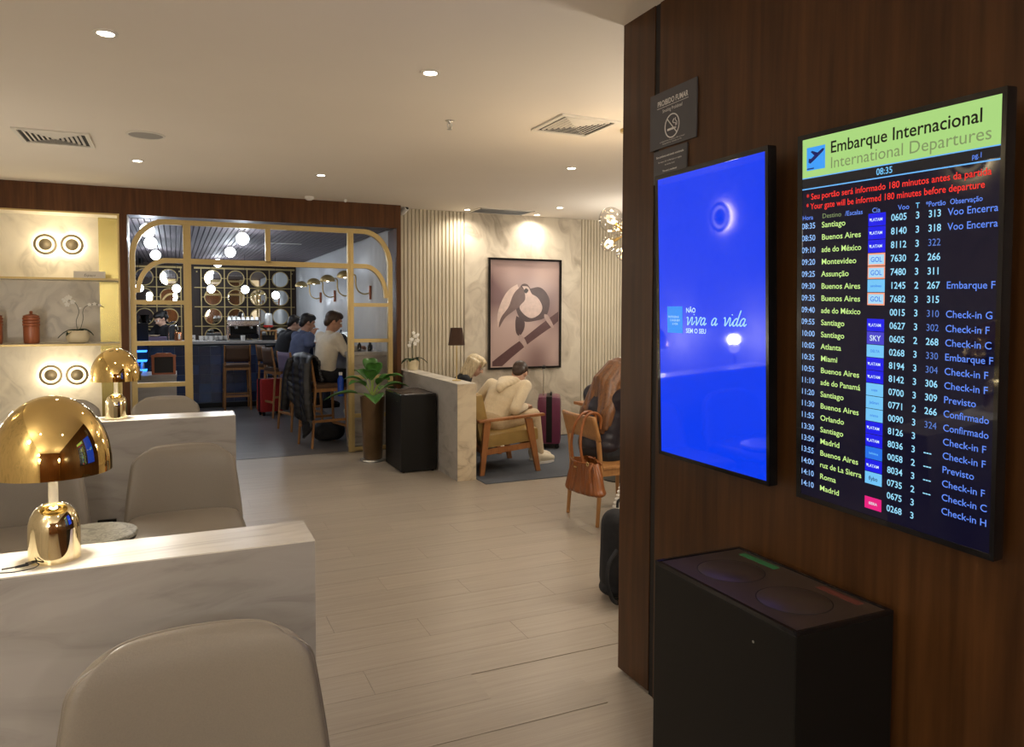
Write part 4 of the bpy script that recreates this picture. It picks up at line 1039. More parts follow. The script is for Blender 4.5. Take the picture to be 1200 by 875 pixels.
t = thing('black_crate', 'low black crate on the counter right of the espresso machine', 'crate', (1.46, 13.42, T0)); g = G(); g.b2((-.10, -.06, 0), (.10, .06, .008)); g.b2((-.10, -.06, 0), (-.094, .06, .09)); g.b2((.094, -.06, 0), (.10, .06, .09)); g.b2((-.10, -.06, 0), (.10, -.054, .09)); g.b2((-.10, .054, 0), (.10, .06, .09)); g.obj('crate', M['black'], t)
t = thing('tap', 'curved chrome tap at the bar sink in front of the barista', 'tap', (-.10, 13.62, T0))
G().tube(smooth_path([(0, 0, 0), (0, 0, .18), (.02, 0, .25), (.08, 0, .27), (.13, 0, .24), (.14, 0, .18)], 6), .009, 8).obj('spout', M['chrome'], t, smooth=True)
t = thing('copper_can', 'copper coloured can beside the chrome tap', 'can', (.045, 13.55, T0)); G().lathe([(0, 0), (.06, 0), (.06, .14), (.056, .145), (0, .145)], n=24).obj('can', M['copper'], t, smooth=True); G().b2((.0, -.0615, .03), (.03, -.058, .12)).obj('label', M['white'], t)
t = thing('coffee_grinder', 'tall black coffee grinder at the left end of the bar counter', 'grinder', (-.62, 13.6, T0))
G().b2((-.10, -.14, 0), (.10, .14, .24), bev=.01).obj('body', M['blackgloss'], t); G().cyl((0, 0, .24), (0, 0, .42), .06, .10, 20).obj('hopper', M['blackgloss'], t, smooth=True); G().tube([(.12, -.1, .0), (.13, -.12, .2), (.10, -.13, .30)], .006).obj('arm', M['steel'], t)
t = thing('service_box', 'low mauve box on the bar counter in front of the barista', 'box', (-.30, 13.5, T0)); G().b2((-.18, -.10, 0), (.17, .10, .075), bev=.006).obj('box', M['purple'], t); G().lathe([(0, .075), (.05, .076), (.09, .10), (.085, .102), (0, .085)], (-.02, 0, 0), 20).obj('dish', M['sand'], t, smooth=True)

# brass lattice with round mirrors on the back wall
YL = 16.10
def lattice(xs, label, x0, x1):
    t = thing('mirror_lattice', label, 'mirror panel', (0, YL, 0))
    px = .435; zs = [2.285, 1.905, 1.515, 1.125]
    G().b2((x0, -.02, 2.47), (x1, .02, 2.505)).obj('top_bar', M['brass'], t)
    for x in [xs[0]-px/2]+[x+px/2 for x in xs]: G().b2((x-.009, -.012, .95), (x+.009, .012, 2.47)).obj('upright', M['brass'], t)
    for z in [(a+b_)/2 for a, b_ in zip(zs, zs[1:])]: G().b2((x0, -.010, z-.008), (x1, .010, z+.008)).obj('crossbar', M['brass'], t)
    for x in (x0+.05, x1-.05):
        for z in (2.40, 1.0): G().b2((x-.012, .0, z), (x+.012, .15, z+.024)).obj('wall_mount', M['brass'], t)
    mt = Matrix.Rotation(R(90), 4, 'X')
    for z in zs:
        for x in xs:
            rg = G(); rr = .168
            rg.lathe([(rr, -.012), (rr, .014), (rr-.017, .014), (rr-.017, -.012), (rr, -.012)], n=32, mt=Matrix.Translation((x, 0, z)) @ mt)
            rg.b2((x-px/2, -.008, z-.006), (x-rr+.004, .008, z+.006)); rg.b2((x+rr-.004, -.008, z-.006), (x+px/2, .008, z+.006))
            ro = rg.obj('ring', M['brass'], t, smooth=True)
            G().lathe([(0, .002), (rr-.016, .002), (rr-.016, -.008), (0, -.008)], n=32, mt=Matrix.Translation((x, 0, z)) @ mt).obj('mirror', M['mirror'], ro)
    return t
lattice([-.535, -.10], 'left brass lattice of round mirrors behind the barista', -.80, .14)
lattice([.705, 1.14, 1.575, 2.01], 'right brass lattice of round mirrors behind the espresso machine', .36, 2.30)
# globes
def globe(loc, r, label, grp, drop=0, p=P_GLOBE):
    t = thing('globe_light', label, 'pendant light', loc, group=grp)
    G().ball((0, 0, 0), r, 24, 14).obj('globe', M['globe'], t, smooth=True)
    G().cyl((0, 0, r*.9), (0, 0, r*1.25), r*.35, n=14).obj('cap', M['steel'], t)
    if drop: G().cyl((0, 0, r), (0, 0, drop), .003, n=6).obj('cord', M['black'], t)
    light('POINT', (0, 0, -r-.03), p, COOL, .06, t)
for (x, y, lb) in ((.76, 9.55, 'right row, nearest'), (.76, 11.75, 'right row, middle'), (.72, 14.45, 'right row, farthest'), (-.26, 9.05, 'left row, nearest'), (-.27, 10.65, 'left row, middle'), (-.26, 12.85, 'left row, farthest')):
    globe((x, y, 2.49), .075, 'white glass globe close to the slatted bar ceiling, '+lb, 'ceiling globes of the bar', .10)
for x, lb in ((-.52, 'leftmost of five'), (.03, 'second from left'), (.56, 'third from left'), (1.10, 'fourth from left'), (1.60, 'rightmost of five')):
    globe((x, 13.45, 1.99 if x < 1.5 else 1.90), .066, 'small white globe pendant over the bar counter, '+lb, 'pendants over the bar counter', .66, P_GLOBE*.6)
for k, (x, y) in enumerate(((-.55, 15.2), (.05, 15.2), (.62, 15.2), (1.20, 15.2), (1.75, 15.2))):
    t = thing('spotlight', 'small black cylinder spotlight under the slatted bar ceiling, '+('leftmost', 'second from left', 'middle one', 'second from right', 'rightmost')[k], 'spotlight', (x, y, BZ-.035), group='black spotlights of the bar')
    G().cyl((0, 0, 0), (0, 0, -.10), .035, n=14).obj('body', M['black'], t, smooth=True)
t = thing('ceiling_vent', 'slim white slot vent in the slatted bar ceiling', 'vent', (1.45, 11.0, BZ-.036)); G().b2((-.22, -.03, -.006), (.22, .03, 0)).obj('frame', M['white'], t)
# dome sconces on the right wall
for k, y in enumerate((9.62, 10.82, 11.98, 13.24)):
    t = thing('dome_sconce', 'brass dome wall lamp on a curved arm, '+('nearest, in the right panel of the screen', 'second from the arch screen', 'third from the arch screen', 'farthest and smallest, nearest the mirrors')[k], 'wall lamp', (2.345, y, 1.865), group='brass dome sconces on the bar wall')
    G().b2((-.03, -.022, -.09), (0, .022, .09), bev=.004).obj('wall_bar', M['jar'], t)
    G().tube(smooth_path([(-.03, 0, -.01), (-.10, 0, -.02), (-.17, 0, .02), (-.20, 0, .10), (-.20, 0, .20), (-.215, 0, .225), (-.25, 0, .23), (-.34, 0, .23)], 6), .0095, 8).obj('arm', M['brass'], t, smooth=True)
    prof = [(.105, .185), (.105, .195)]+[(.105*math.cos(R(a)), .195+.085*math.sin(R(a))) for a in range(12, 90, 13)]+[(0, .280)]
    pr2 = [(0, .272)]+[(.099*math.cos(R(a)), .193+.079*math.sin(R(a))) for a in range(78, 0, -13)]+[(.105, .185)]
    sh = G().lathe(prof+pr2, (-.34, 0, 0), 28).obj('dome', M['brass'], t, smooth=True)
    G().ball((-.34, 0, .205), .024).obj('bulb', M['bulb'], t, smooth=True)
    light('SPOT', (-.34, 0, .19), 5, NEUT, .03, t, spot=150)

# ================================================================== BAR STOOLS (back at -Y, seat facing +Y)
def stool(loc, rz, label, seatm, backm, wood='oak'):
    t = thing('bar_stool', label, 'stool', loc, rz, 'wooden bar stools')
    w, d = .40, .40
    for x in (-1, 1):
        G().tube([(x*w/2, -d/2-.04, 0), (x*(w/2-.012), -d/2+.01, .72), (x*(w/2-.006), -d/2-.045, 1.07)], [.016, .019, .014], 8).obj('leg', M[wood], t, smooth=True)
        G().tube([(x*w/2, d/2+.02, 0), (x*(w/2-.02), d/2-.01, .73)], [.015, .019], 8).obj('leg', M[wood], t, smooth=True)
        G().b2((x*w/2-.012, -d/2-.01, .30), (x*w/2+.012-.0*x, d/2, .33)).obj('side_rail', M[wood], t)
    G().b2((-w/2, d/2-.012, .22), (w/2, d/2+.015, .25)).obj('foot_rail', M[wood], t)
    G().b2((-w/2, -d/2-.035, .22), (w/2, -d/2-.012, .25)).obj('back_rail', M[wood], t)
    G().b2((-w/2+.01, -d/2, .66), (w/2-.01, d/2, .70)).obj('seat_frame', M[wood], t)
    G().b2((-w/2-.005, -d/2-.01, .70), (w/2+.005, d/2+.01, .755), bev=.02).obj('seat', M[seatm], t, smooth=True)
    def bk(u, v): a = u*2-1; return Vector((a*(w/2-.008), -d/2-.012-.022*(v*1.1)-.03*(1-a*a), .80+.265*v))
    g = G(); g.grid(bk, 11, 5); o = g.obj('backrest', M[backm], t, smooth=True); so = o.modifiers.new('t', 'SOLIDIFY'); so.thickness = .022; so.offset = 0
    return t
stool((.915, 13.03-.0, 0), R(0), 'brown bar stool standing alone with its back to the camera at the tiled counter', 'brownseat', 'brownseat')
SX = R(-90)
stool((1.63, 9.10, 0), R(-76), 'bar stool nearest the arch screen, black jacket hung over its back', 'brownseat', 'brownseat')
stool((1.56, 10.45, 0), R(-72), 'bar stool with mauve upholstered back, second from the arch screen', 'purple', 'purple')
stool((1.50, 11.90, 0), R(-74), 'bar stool with brown back behind the mauve one', 'brownseat', 'brownseat')
stool((1.52, 12.80, 0), R(-60), 'empty pale framed bar stool farthest along the ledge by the red suitcase', 'brownseat', 'brownseat')

# jacket over the nearest stool, draped grid on both sides of the backrest
t = thing('jacket', 'black quilted jacket draped over the back of the nearest bar stool', 'jacket', (1.63, 9.10, 0), R(-76))
def jk(u, v):
    a = u*2-1; s_ = v*2-1           # s_ <0 hangs on the outer side (-Y), >0 on the seat side
    ztop = 1.10-.03*abs(a)
    L_ = .62+.16*math.sin(a*2.2+1.2)+(.20 if a > .45 else 0) if s_ < 0 else .28
    dz = abs(s_)**1.0*L_
    y = -.245+(.035+.05*abs(s_)+.018*math.sin(a*9+s_*3))*(-1 if s_ < 0 else .9)*min(1, abs(s_)*6)
    x = a*(.27+.06*abs(s_)+.015*math.sin(s_*9))+(.10*abs(s_) if s_ < 0 else 0)
    puff = .012*abs(math.sin(s_*26))
    return Vector((x, y-(puff if s_ < 0 else -puff), ztop-dz+(.01 if abs(s_) < .1 else 0)))
g = G(); g.grid(jk, 31, 61); o = g.obj('shell', M['puffer'], t, smooth=True, angle=180); so = o.modifiers.new('t', 'SOLIDIFY'); so.thickness = .028; so.offset = 1
# sleeve hanging down
G().tube(smooth_path([(-.24, -.30, 1.04), (-.30, -.33, .85), (-.33, -.34, .62), (-.36, -.35, .42)], 6), [.05, .055, .058, .06, .058, .06, .058, .06, .058, .06, .057, .058, .056, .056, .054, .054, .052, .052, .05][:19], 12).obj('sleeve', M['puffer'], t, smooth=True)
G().tube(smooth_path([(.24, -.31, 1.0), (.30, -.34, .80), (.34, -.35, .55), (.345, -.33, .36)], 6), .052, 12).obj('sleeve', M['puffer'], t, smooth=True)

# red suitcase between the stools
def suitcase(loc, rz, w, d, h, mat, label, handle=.38, ribs=True):
    t = thing('suitcase', label, 'suitcase', loc, rz)
    z0 = .055
    G().b2((-w/2, -d/2, z0), (w/2, d/2, z0+h), bev=.045).obj('shell', M[mat], t, smooth=True)
    if ribs:
        g = G()
        for s in (-1, 1):
            for k in range(5):
                x = -w/2+.06+(w-.12)*k/4; g.b2((x-.010, s*d/2-.004, z0+.06), (x+.010, s*d/2+.004, z0+h-.06))
        g.obj('ribs', M[mat], t)
    G().b2((-w/2-.003, -.036, z0+.02), (w/2+.003, .036, z0+h+.003), bev=.012).obj('zip_band', M['black'], t)
    for x in (-1, 1):
        for y in (-1, 1):
            G().b2((x*(w/2-.045)-.018, y*(d/2-.04)-.018, .03), (x*(w/2-.045)+.018, y*(d/2-.04)+.018, z0+.01)).obj('wheel_housing', M['black'], t)
            G().cyl((x*(w/2-.045)-.012, y*(d/2-.04), .026), (x*(w/2-.045)+.012, y*(d/2-.04), .026), .026, n=14).obj('wheel', M['black'], t, smooth=True)
    G().tube(smooth_path([(-.07, .02, z0+h-.01), (-.06, .02, z0+h+.025), (.06, .02, z0+h+.025), (.07, .02, z0+h-.01)], 5), .012, 8).obj('carry_handle', M['black'], t, smooth=True)
    if handle:
        for x in (-.075, .075): G().cyl((x, -.07, z0+h-.02), (x, -.07, z0+h+handle), .008, n=8).obj('telescopic_rod', M['chrome'], t)
        G().b2((-.10, -.09, z0+h+handle-.01), (.10, -.05, z0+h+handle+.022), bev=.01).obj('grip', M['black'], t)
    return t
suitcase((4.07, 7.86, .008), R(-118), .42, .27, .56, 'burgundy', 'burgundy hard shell suitcase with raised handle before the stone wall', .33)
suitcase((1.30+.04, 12.20-.12, 0), R(15), .36, .22, .52, 'red', 'red soft suitcase with raised handle between the bar stools', .50, False)
# ================================================================== RUG, ARMCHAIRS
t = thing('rug', 'slate blue grey rug under the wooden armchairs', 'rug', (2.62, 6.34, 0))
G().b2((0, 0, 0), (3.6, 2.15, .008), bev=.002).obj('pile', M['rug'], t)
def armchair(loc, rz, label):
    """faces +Y in its own frame; x is width"""
    t = thing('armchair', label, 'armchair', loc, rz, 'wood framed armchairs with olive leather')
    w = .70
    for x in (-1, 1):
        X = x*w/2
        G().prism([(-.33, 0), (-.285, 0), (-.215, .54), (-.285, .54)], X-.018, X+.018, 'YZ').obj('leg', M['oakred'], t)
        G().prism([(.33, 0), (.285, 0), (.16, .54), (.235, .54)], X-.018, X+.018, 'YZ').obj('leg', M['oakred'], t)
        g = G(); g.box((X, .01, .553), (.07, .72, .028), bev=.01, rot=Euler((R(3), 0, 0))); g.obj('armrest', M['oakred'], t, smooth=True)
        g = G(); g.box((X-x*.02, .0, .245), (.022, .55, .055), rot=Euler((R(5), 0, 0))); g.obj('side_rail', M['oakred'], t)
    G().b2((-w/2, .245, .235), (w/2, .268, .29)).obj('front_rail', M['oakred'], t)
    G().b2((-w/2, -.275, .20), (w/2, -.25, .26)).obj('back_rail', M['oakred'], t)
    g = G(); g.box((0, .03, .345), (w-.06, .60, .13), bev=.035, rot=Euler((R(5), 0, 0))); g.obj('seat_cushion', M['olive'], t, smooth=True)
    g = G(); g.box((0, -.29, .56), (w-.08, .12, .46), bev=.035, rot=Euler((R(12), 0, 0))); g.obj('back_cushion', M['olive'], t, smooth=True)
    g = G()
    for x in (-.2, 0, .2): g.box((x, -.355, .50), (.05, .018, .50), rot=Euler((R(12), 0, 0)))
    g.obj('back_slats', M['oakred'], t)
    return t
AX, AY = 3.02, 7.02
armchair((AX, AY, .008), R(-90), 'wood framed olive leather armchair in which the man in cream hoodie sits')
armchair((AX, AY+.98, .008), R(-90), 'wood framed armchair farther back, hidden behind the stone partition, where the blonde woman sits')

# ================================================================== PEOPLE
def limb(*pts_r):
    out = []
    for (p, r_), (q, s_) in zip(pts_r, pts_r[1:]): out.append(('c', p, q, r_, s_))
    return out
def V3(*a): return Vector(a)
def figure(loc, rz, P, label, skin='skin', top='shirtwhite', legs='jeans', shoe='shoe', vox=.010, hair=None, hood=False, scale=1, puff=0, faceup=True):
    """P: joints in the figure's own frame, facing +Y. pelvis, chest, neck, head, headrot, shoulders, elbows, wrists, knees, ankles"""
    t = thing('person', label, 'person', loc, rz)
    pel, ch, nk, hd = [V3(*P[k]) for k in ('pelvis', 'chest', 'neck', 'head')]
    hr = Euler([R(a) for a in P.get('headrot', (0, 0, 0))]).to_matrix()
    H = lambda x, y, z: hd+hr @ V3(x, y, z)
    sh, el, wr, hp, kn, an = [[V3(*q) for q in P[k]] for k in ('sh', 'el', 'wr', 'hip', 'kn', 'an')]
    mid = (pel+ch)/2; up = (ch-pel).normalized()
    tr = Matrix(((1, 0, 0), (0, 1, 0), (0, 0, 1)))
    bodyrot = V3(0, 0, 1).rotation_difference(up).to_matrix(); be = [math.degrees(a) for a in bodyrot.to_euler()]
    acr = sh[1]-sh[0]; azt = math.degrees(math.atan2(acr.y, acr.x)); be[2] += azt
    # ---- skin
    s = [('e', pel, (.155, .115, .12), be), ('c', pel, ch, .11, .10), ('e', ch, (.150, .10, .15), be)]
    s += limb((nk-up*.03, .062), (H(0, -.01, -.06), .055))
    s += [('e', H(0, -.012, .03), (.074, .094, .090), P.get('headrot', (0, 0, 0))), ('e', H(0, .025, -.035), (.056, .066, .070), P.get('headrot', (0, 0, 0))),
          ('e', H(0, .058, -.085), (.026, .022, .020), P.get('headrot', (0, 0, 0)))]
    s += [('c', H(0, .085, .015), H(0, .106, -.022), .009, .015), ('e', H(.013, .094, -.028), (.010, .012, .008)), ('e', H(-.013, .094, -.028), (.010, .012, .008)),
          ('c', H(-.036, .076, .035), H(.036, .076, .035), .014, .014), ('e', H(0, .083, -.058), (.022, .012, .007)), ('e', H(0, .081, -.067), (.018, .011, .006))]
    for x in (-1, 1): s += [('e', H(x*.076, -.012, -.004), (.010, .020, .030), P.get('headrot', (0, 0, 0)))]
    for i in (0, 1):
        s += limb((sh[i], .052), (el[i], .040), (wr[i], .027)); s += limb((hp[i], .085), (kn[i], .058), (an[i], .042))
        s.append(('c', ch, sh[i], .08, .055))
        fd = an[i]+V3(*P.get('footdir', ((0, .14, -.03), (0, .14, -.03)))[i])*.9; s.append(('c', an[i]+V3(0, 0, -.01), fd+V3(0, 0, -.015), .030, .018))
        # hand: palm, four fingers of different length with a bend, thumb from its side
        d = (wr[i]-el[i]).normalized(); hdv = V3(*P['hand'][i]).normalized() if 'hand' in P else d
        side = hdv.cross(V3(0, 0, 1)); side = side.normalized() if side.length > .1 else V3(1, 0, 0)
        nrm = side.cross(hdv).normalized(); cb = P.get('curl', -1)*nrm
        pm_ = wr[i]+hdv*.045
        s.append(('c', wr[i], pm_, .024, .026))
        for q, ln in zip((-.030, -.010, .010, .029), (.062, .074, .070, .055)):
            a = wr[i]+hdv*.030+side*q*.7; b_ = wr[i]+hdv*.090+side*q; c = b_+(hdv*.75+cb*.65).normalized()*ln*.5; e_ = c+(hdv*.25+cb*.97).normalized()*ln*.42
            s += limb((a, .0115), (b_, .0098), (c, .0088), (e_, .0078))
        sg = -1 if i == 0 else 1
        tb = wr[i]+hdv*.030-side*sg*.024; tm = tb+(hdv*.55-side*sg*.75).normalized()*.036; te = tm+(hdv*.9-side*sg*.25+cb*.3).normalized()*.030
        s += limb((tb, .013), (tm, .011), (te, .009))
    blob('body', M[skin], s, t, vox*.72, 3, .5)
    # ---- top
    q = puff
    s = [('e', ch, (.185+q, .128+q, .17+q), be), ('e', pel.lerp(ch, .25), (.170+q, .130+q, .17), be), ('e', mid, (.170+q, .126+q, .20), be), ('e', pel.lerp(ch, .75), (.176+q, .127+q, .19), be), ('e', pel+up*.03, (.172+q, .135+q, .13), be), ('c', nk-up*.05, nk-up*.015, .072+q, .068+q)]
    for i in (0, 1):
        e2 = el[i].lerp(wr[i], P.get('sleeve', .9))
        s += limb((sh[i], .070+q), (el[i], .056+q), (e2, .044+q*.8)); s.append(('c', ch, sh[i], .115+q, .072+q))
    if hood:
        hs = []
        for a in range(-10, 191, 14):
            aa = R(a+180); c = nk+V3(.105*math.cos(aa), .005+.100*math.sin(aa), .005-.055*abs(math.sin(aa))); hs.append(('e', c, (.040, .038, .034)))
        bk = -(up.cross(acr).normalized())
        for k in range(6): hs.append(('e', nk.lerp(ch, .05+.17*k)+bk*(.080+.018*min(k, 4)), (.125-.017*k, .040, .045), be))
        blob('hood', M[top], hs, t, .008, 4, .5)
        pass
    tp = blob('clothing_top', M[top], s, t, vox, 10, .6)
    # ---- trousers
    s = [('e', pel, (.178, .142, .125), be)]
    for i in (0, 1):
        s += limb((hp[i], .102), (kn[i], .074), (kn[i].lerp(an[i], .93), .054))
    blob('trousers', M[legs], s, t, vox, 3, .5)
    for i in (0, 1):
        fd = V3(*P.get('footdir', ((0, .14, -.03), (0, .14, -.03)))[i]); n2 = V3(fd.x, fd.y, 0).normalized(); a = an[i]
        zf = P.get('floor', 0)
        h0 = V3(a.x, a.y, a.z-.045)-n2*.045
        sh_ = blob('shoe', M[shoe], [('c', a-n2*.03+V3(0, 0, -.01), a-n2*.02+V3(0, 0, -.055), .050, .044), ('c', a+V3(0, 0, -.025), a+n2*.14+V3(0, 0, -.052), .054, .042), ('c', a+n2*.14+V3(0, 0, -.052), a+n2*.17+V3(0, 0, -.058), .042, .034)], t, .008, 2)
        g = G()
        pts = []
        for k in range(20):
            an_ = 2*PI*k/20; c_, s__ = math.cos(an_), math.sin(an_); L_ = .135; W_ = .047-.006*c_
            pts.append((a+n2*(.065+L_*c_)+n2.cross(V3(0, 0, 1))*W_*s__))
        g.prism([(p.x, p.y) for p in pts], a.z-.100, a.z-.075, 'XY'); g.obj('sole', M['white'] if shoe == 'shoe' else M['black'], sh_)
    # ---- hair, eyes
    hrd = P.get('headrot', (0, 0, 0))
    for x in (-1, 1):
        eo = G().ball(H(x*.031, .080, .012), .0125, 12, 8).obj('eye', M['white'], t, smooth=True)
        G().ball(H(x*.031, .0905, .012), .0055, 10, 6).obj('iris', M['hairbrown'], eo, smooth=True)
    if hair:
        style, mat = hair
        s = [('e', H(0, -.028, .045), (.085, .098, .090), hrd), ('e', H(0, .02, .085), (.070, .072, .050), hrd), ('e', H(0, -.075, -.01), (.070, .045, .075), hrd)]
        if style == 'short': s += [('c', H(-.076, 0, .03), H(-.075, .01, .005), .014, .010), ('c', H(.076, 0, .03), H(.075, .01, .005), .014, .010)]
        if style == 'bun': s += [('e', H(0, -.115, .06), (.045, .045, .045))]
        if style == 'bob':
            for k in range(-5, 6):
                a = R(-90+k*24); x, y = math.sin(R(k*21))*.088, -math.cos(R(k*21))*.088-.01
                s.append(('c', H(x, y, .05), H(x*1.18, y*1.05, -.13-.01*(k % 2)), .030, .020))
            s += [('c', H(-.05, .075, .09), H(-.062, .085, .03), .020, .010), ('c', H(.02, .085, .095), H(-.03, .095, .05), .020, .010), ('c', H(.05, .075, .09), H(.066, .08, .02), .020, .010)]
        if style == 'long':
            for k in range(-5, 6):
                x, y = math.sin(R(k*26))*.088, -math.cos(R(k*26))*.088-.01
                p0 = H(x, y, .05); p1 = H(x*1.25, y*1.15-.02, -.12); p2 = nk+V3(x*1.7, -.16+.02*math.cos(k*2.0), -.14-.01*(k % 3)); p3 = p2+V3(x*.2, -.045+.01*(k % 2), -.10-.02*(k % 3))
                s += limb((p0, .034), (p1, .038), (p2, .038), (p3, .020))
        ho = blob('hair', M[mat], s, t, .007, 3, .5)
    return t
def sit(pelz, lean=10, headlean=0, shw=.19, tw=0, seatfloor=0, feet=None, hands=None, thigh=.42, footz=.10, sleeve=.9, headrot=(0, 0, 0), torso=.42, kspread=.10, elb=None, kneez=None):
    a = R(lean); pel = V3(0, 0, pelz); ch = pel+V3(0, math.sin(a), math.cos(a))*(torso*.72); nk = pel+V3(0, math.sin(a*1.1), math.cos(a*1.1))*torso*1.12
    b_ = R(lean+headlean); hd = nk+V3(0, math.sin(b_)*.13, math.cos(b_)*.145)
    c, s_ = math.cos(R(tw)), math.sin(R(tw))
    shc = pel+V3(0, math.sin(a), math.cos(a))*torso
    sh = [tuple(shc+V3(x*shw*c, x*shw*s_, -.005)) for x in (-1, 1)]
    kz = kneez if kneez else pelz+.01
    feet = feet or [(-.10, thigh+.02, footz), (.10, thigh+.02, footz)]
    hands = hands or [(-.12, .36, pelz+.22), (.12, .36, pelz+.22)]
    elb = elb or [tuple((V3(*sh[i])+V3(*hands[i]))/2+V3((-1, 1)[i]*.05, -.06, -.12)) for i in (0, 1)]
    return dict(pelvis=tuple(pel), chest=tuple(ch), neck=tuple(nk), head=tuple(hd), headrot=headrot, sh=sh, el=elb, wr=hands, hip=[(-.09, .02, pelz-.03), (.09, .02, pelz-.03)],
                kn=[(-kspread, thigh, kz), (kspread, thigh, kz)], an=feet, sleeve=sleeve)
# man in cream hoodie: legs point to +X, torso turned to +Y
P = sit(.49, 30, 26, tw=32, torso=.41, headrot=(-46, 0, 38), feet=[(-.02, .58, .108), (.16, .50, .108)], thigh=.46, kneez=.52, kspread=.11,
        hands=[(-.30, .30, .70), (.10, .36, .62)], elb=[(-.36, .05, .66), (.26, .10, .62)], sleeve=.88)
P['footdir'] = ((.02, .14, -.03), (.0, .14, -.03))
figure((2.98, 7.04, 0), R(-78), P, 'man in cream hoodie and sand trousers leaning over in the wooden armchair', 'skin', 'cream', 'sand', 'shoe', hair=('short', 'hairbrown'), hood=True, vox=.009)
# blonde woman behind the partition
P = sit(.46, 24, 18, torso=.42, headrot=(-30, 0, -8), thigh=.44, kneez=.48, footz=.108, hands=[(-.12, .40, .58), (.12, .40, .58)])
figure((2.87, 8.05, 0), R(-108), P, 'blonde woman looking down, seated behind the stone partition by the table lamp', 'skin', 'clothblack', 'jeans', 'shoe', hair=('bob', 'hairblond'), vox=.010)
# long haired woman on the oak chair
P = sit(.53, 16, 16, torso=.42, headrot=(-34, 0, -8), thigh=.44, kneez=.52, hands=[(-.14, .40, .76), (.14, .40, .76)])
figure((3.06, 5.06, 0), R(-80), P, 'woman with long auburn hair and dark plum padded jacket on the oak chair', 'skin', 'plum', 'clothblack', 'clothblack', hair=('long', 'hairauburn'), puff=.022, vox=.010)
# three men at the ledge
P = sit(.86, 10, 14, torso=.45, headrot=(-20, 0, -18), thigh=.40, kneez=.82, feet=[(-.10, .42, .36), (.10, .42, .36)], hands=[(-.12, .40, 1.16), (.12, .42, 1.16)], sleeve=.95)
figure((1.64, 9.16, 0), R(-70), P, 'dark haired man in off white shirt seated at the ledge nearest the arch screen', 'skin2', 'shirtwhite', 'clothblack', 'shoe', hair=('short', 'hairbrown'), vox=.012)
P = sit(.84, 14, 12, torso=.45, headrot=(-18, 0, -10), thigh=.40, kneez=.80, feet=[(-.10, .42, .36), (.10, .42, .36)], hands=[(-.12, .38, 1.16), (.20, .16, 1.30)], sleeve=.8)
figure((1.50, 10.50, 0), R(-72), P, 'man in slate blue shirt seated on the mauve stool, chin on his hand', 'skin2', 'shirtblue', 'jeans', 'clothblack', hair=('short', 'hairblack'), vox=.012)
P = sit(.84, 20, 16, torso=.45, headrot=(-24, 0, -10), thigh=.40, kneez=.80, feet=[(-.10, .42, .36), (.10, .42, .36)], hands=[(-.12, .38, 1.16), (.12, .38, 1.16)])
figure((1.46, 11.95, 0), R(-74), P, 'man in black jacket bent over the ledge, farthest of the seated men', 'skin', 'clothblack', 'jeans', 'clothblack', hair=('short', 'hairblack'), vox=.012)
# barista
P = dict(pelvis=(0, 0, .93), chest=(0, .05, 1.20), neck=(0, .09, 1.37), head=(0, .15, 1.48), headrot=(-32, 0, 8), sh=[(-.18, .07, 1.32), (.18, .07, 1.32)], el=[(-.24, .16, 1.10), (.24, .20, 1.16)],
         wr=[(-.10, .36, 1.16), (.13, .36, 1.22)], hip=[(-.09, 0, .88), (.09, 0, .88)], kn=[(-.09, .02, .48), (.09, .02, .48)], an=[(-.09, -.03, .10), (.09, -.03, .10)], sleeve=.45)
figure((-.12, 14.35, 0), R(128), P, 'barista in black bending over her work behind the bar counter', 'skin', 'clothblack', 'clothblack', 'clothblack', hair=('bun', 'hairblack'), vox=.012)

# ================================================================== OAK CHAIR WITH HANDBAG
t = thing('dining_chair', 'honey oak chair with curved backrest by the walnut wall, brown handbag hung on it', 'chair', (3.09, 4.95, 0), R(-90))
cw = .455
for x in (-1, 1):
    G().tube([(x*cw/2, -.235, 0), (x*(cw/2-.005), -.205, .42), (x*(cw/2-.004), -.225, .62), (x*(cw/2+.0), -.262, .80)], [.014, .020, .019, .014], 10).obj('leg', M['oak'], t, smooth=True)
    G().tube([(x*(cw/2), .235, 0), (x*(cw/2-.02), .21, .43)], [.013, .019], 10).obj('leg', M['oak'], t, smooth=True)
    G().b2((x*(cw/2-.02)-.011, -.20, .375), (x*(cw/2-.02)+.011, .21, .425)).obj('side_rail', M['oak'], t)
def bkr(u, v): a = u*2-1; return Vector((a*(cw/2+.018), -.225-.05*v-.030*(1-a*a), .665+.165*v-.02*a*a*(1-v)))
g = G(); g.grid(bkr, 17, 6); o = g.obj('backrest', M['oak'], t, smooth=True); so = o.modifiers.new('t', 'SOLIDIFY'); so.thickness = .024; so.offset = 0
G().b2((-cw/2+.01, .195, .385), (cw/2-.01, .22, .425)).obj('front_rail', M['oak'], t)
G().b2((-cw/2-.005, -.215, .428), (cw/2+.005, .235, .448), bev=.008).obj('seat', M['oak'], t, smooth=True)

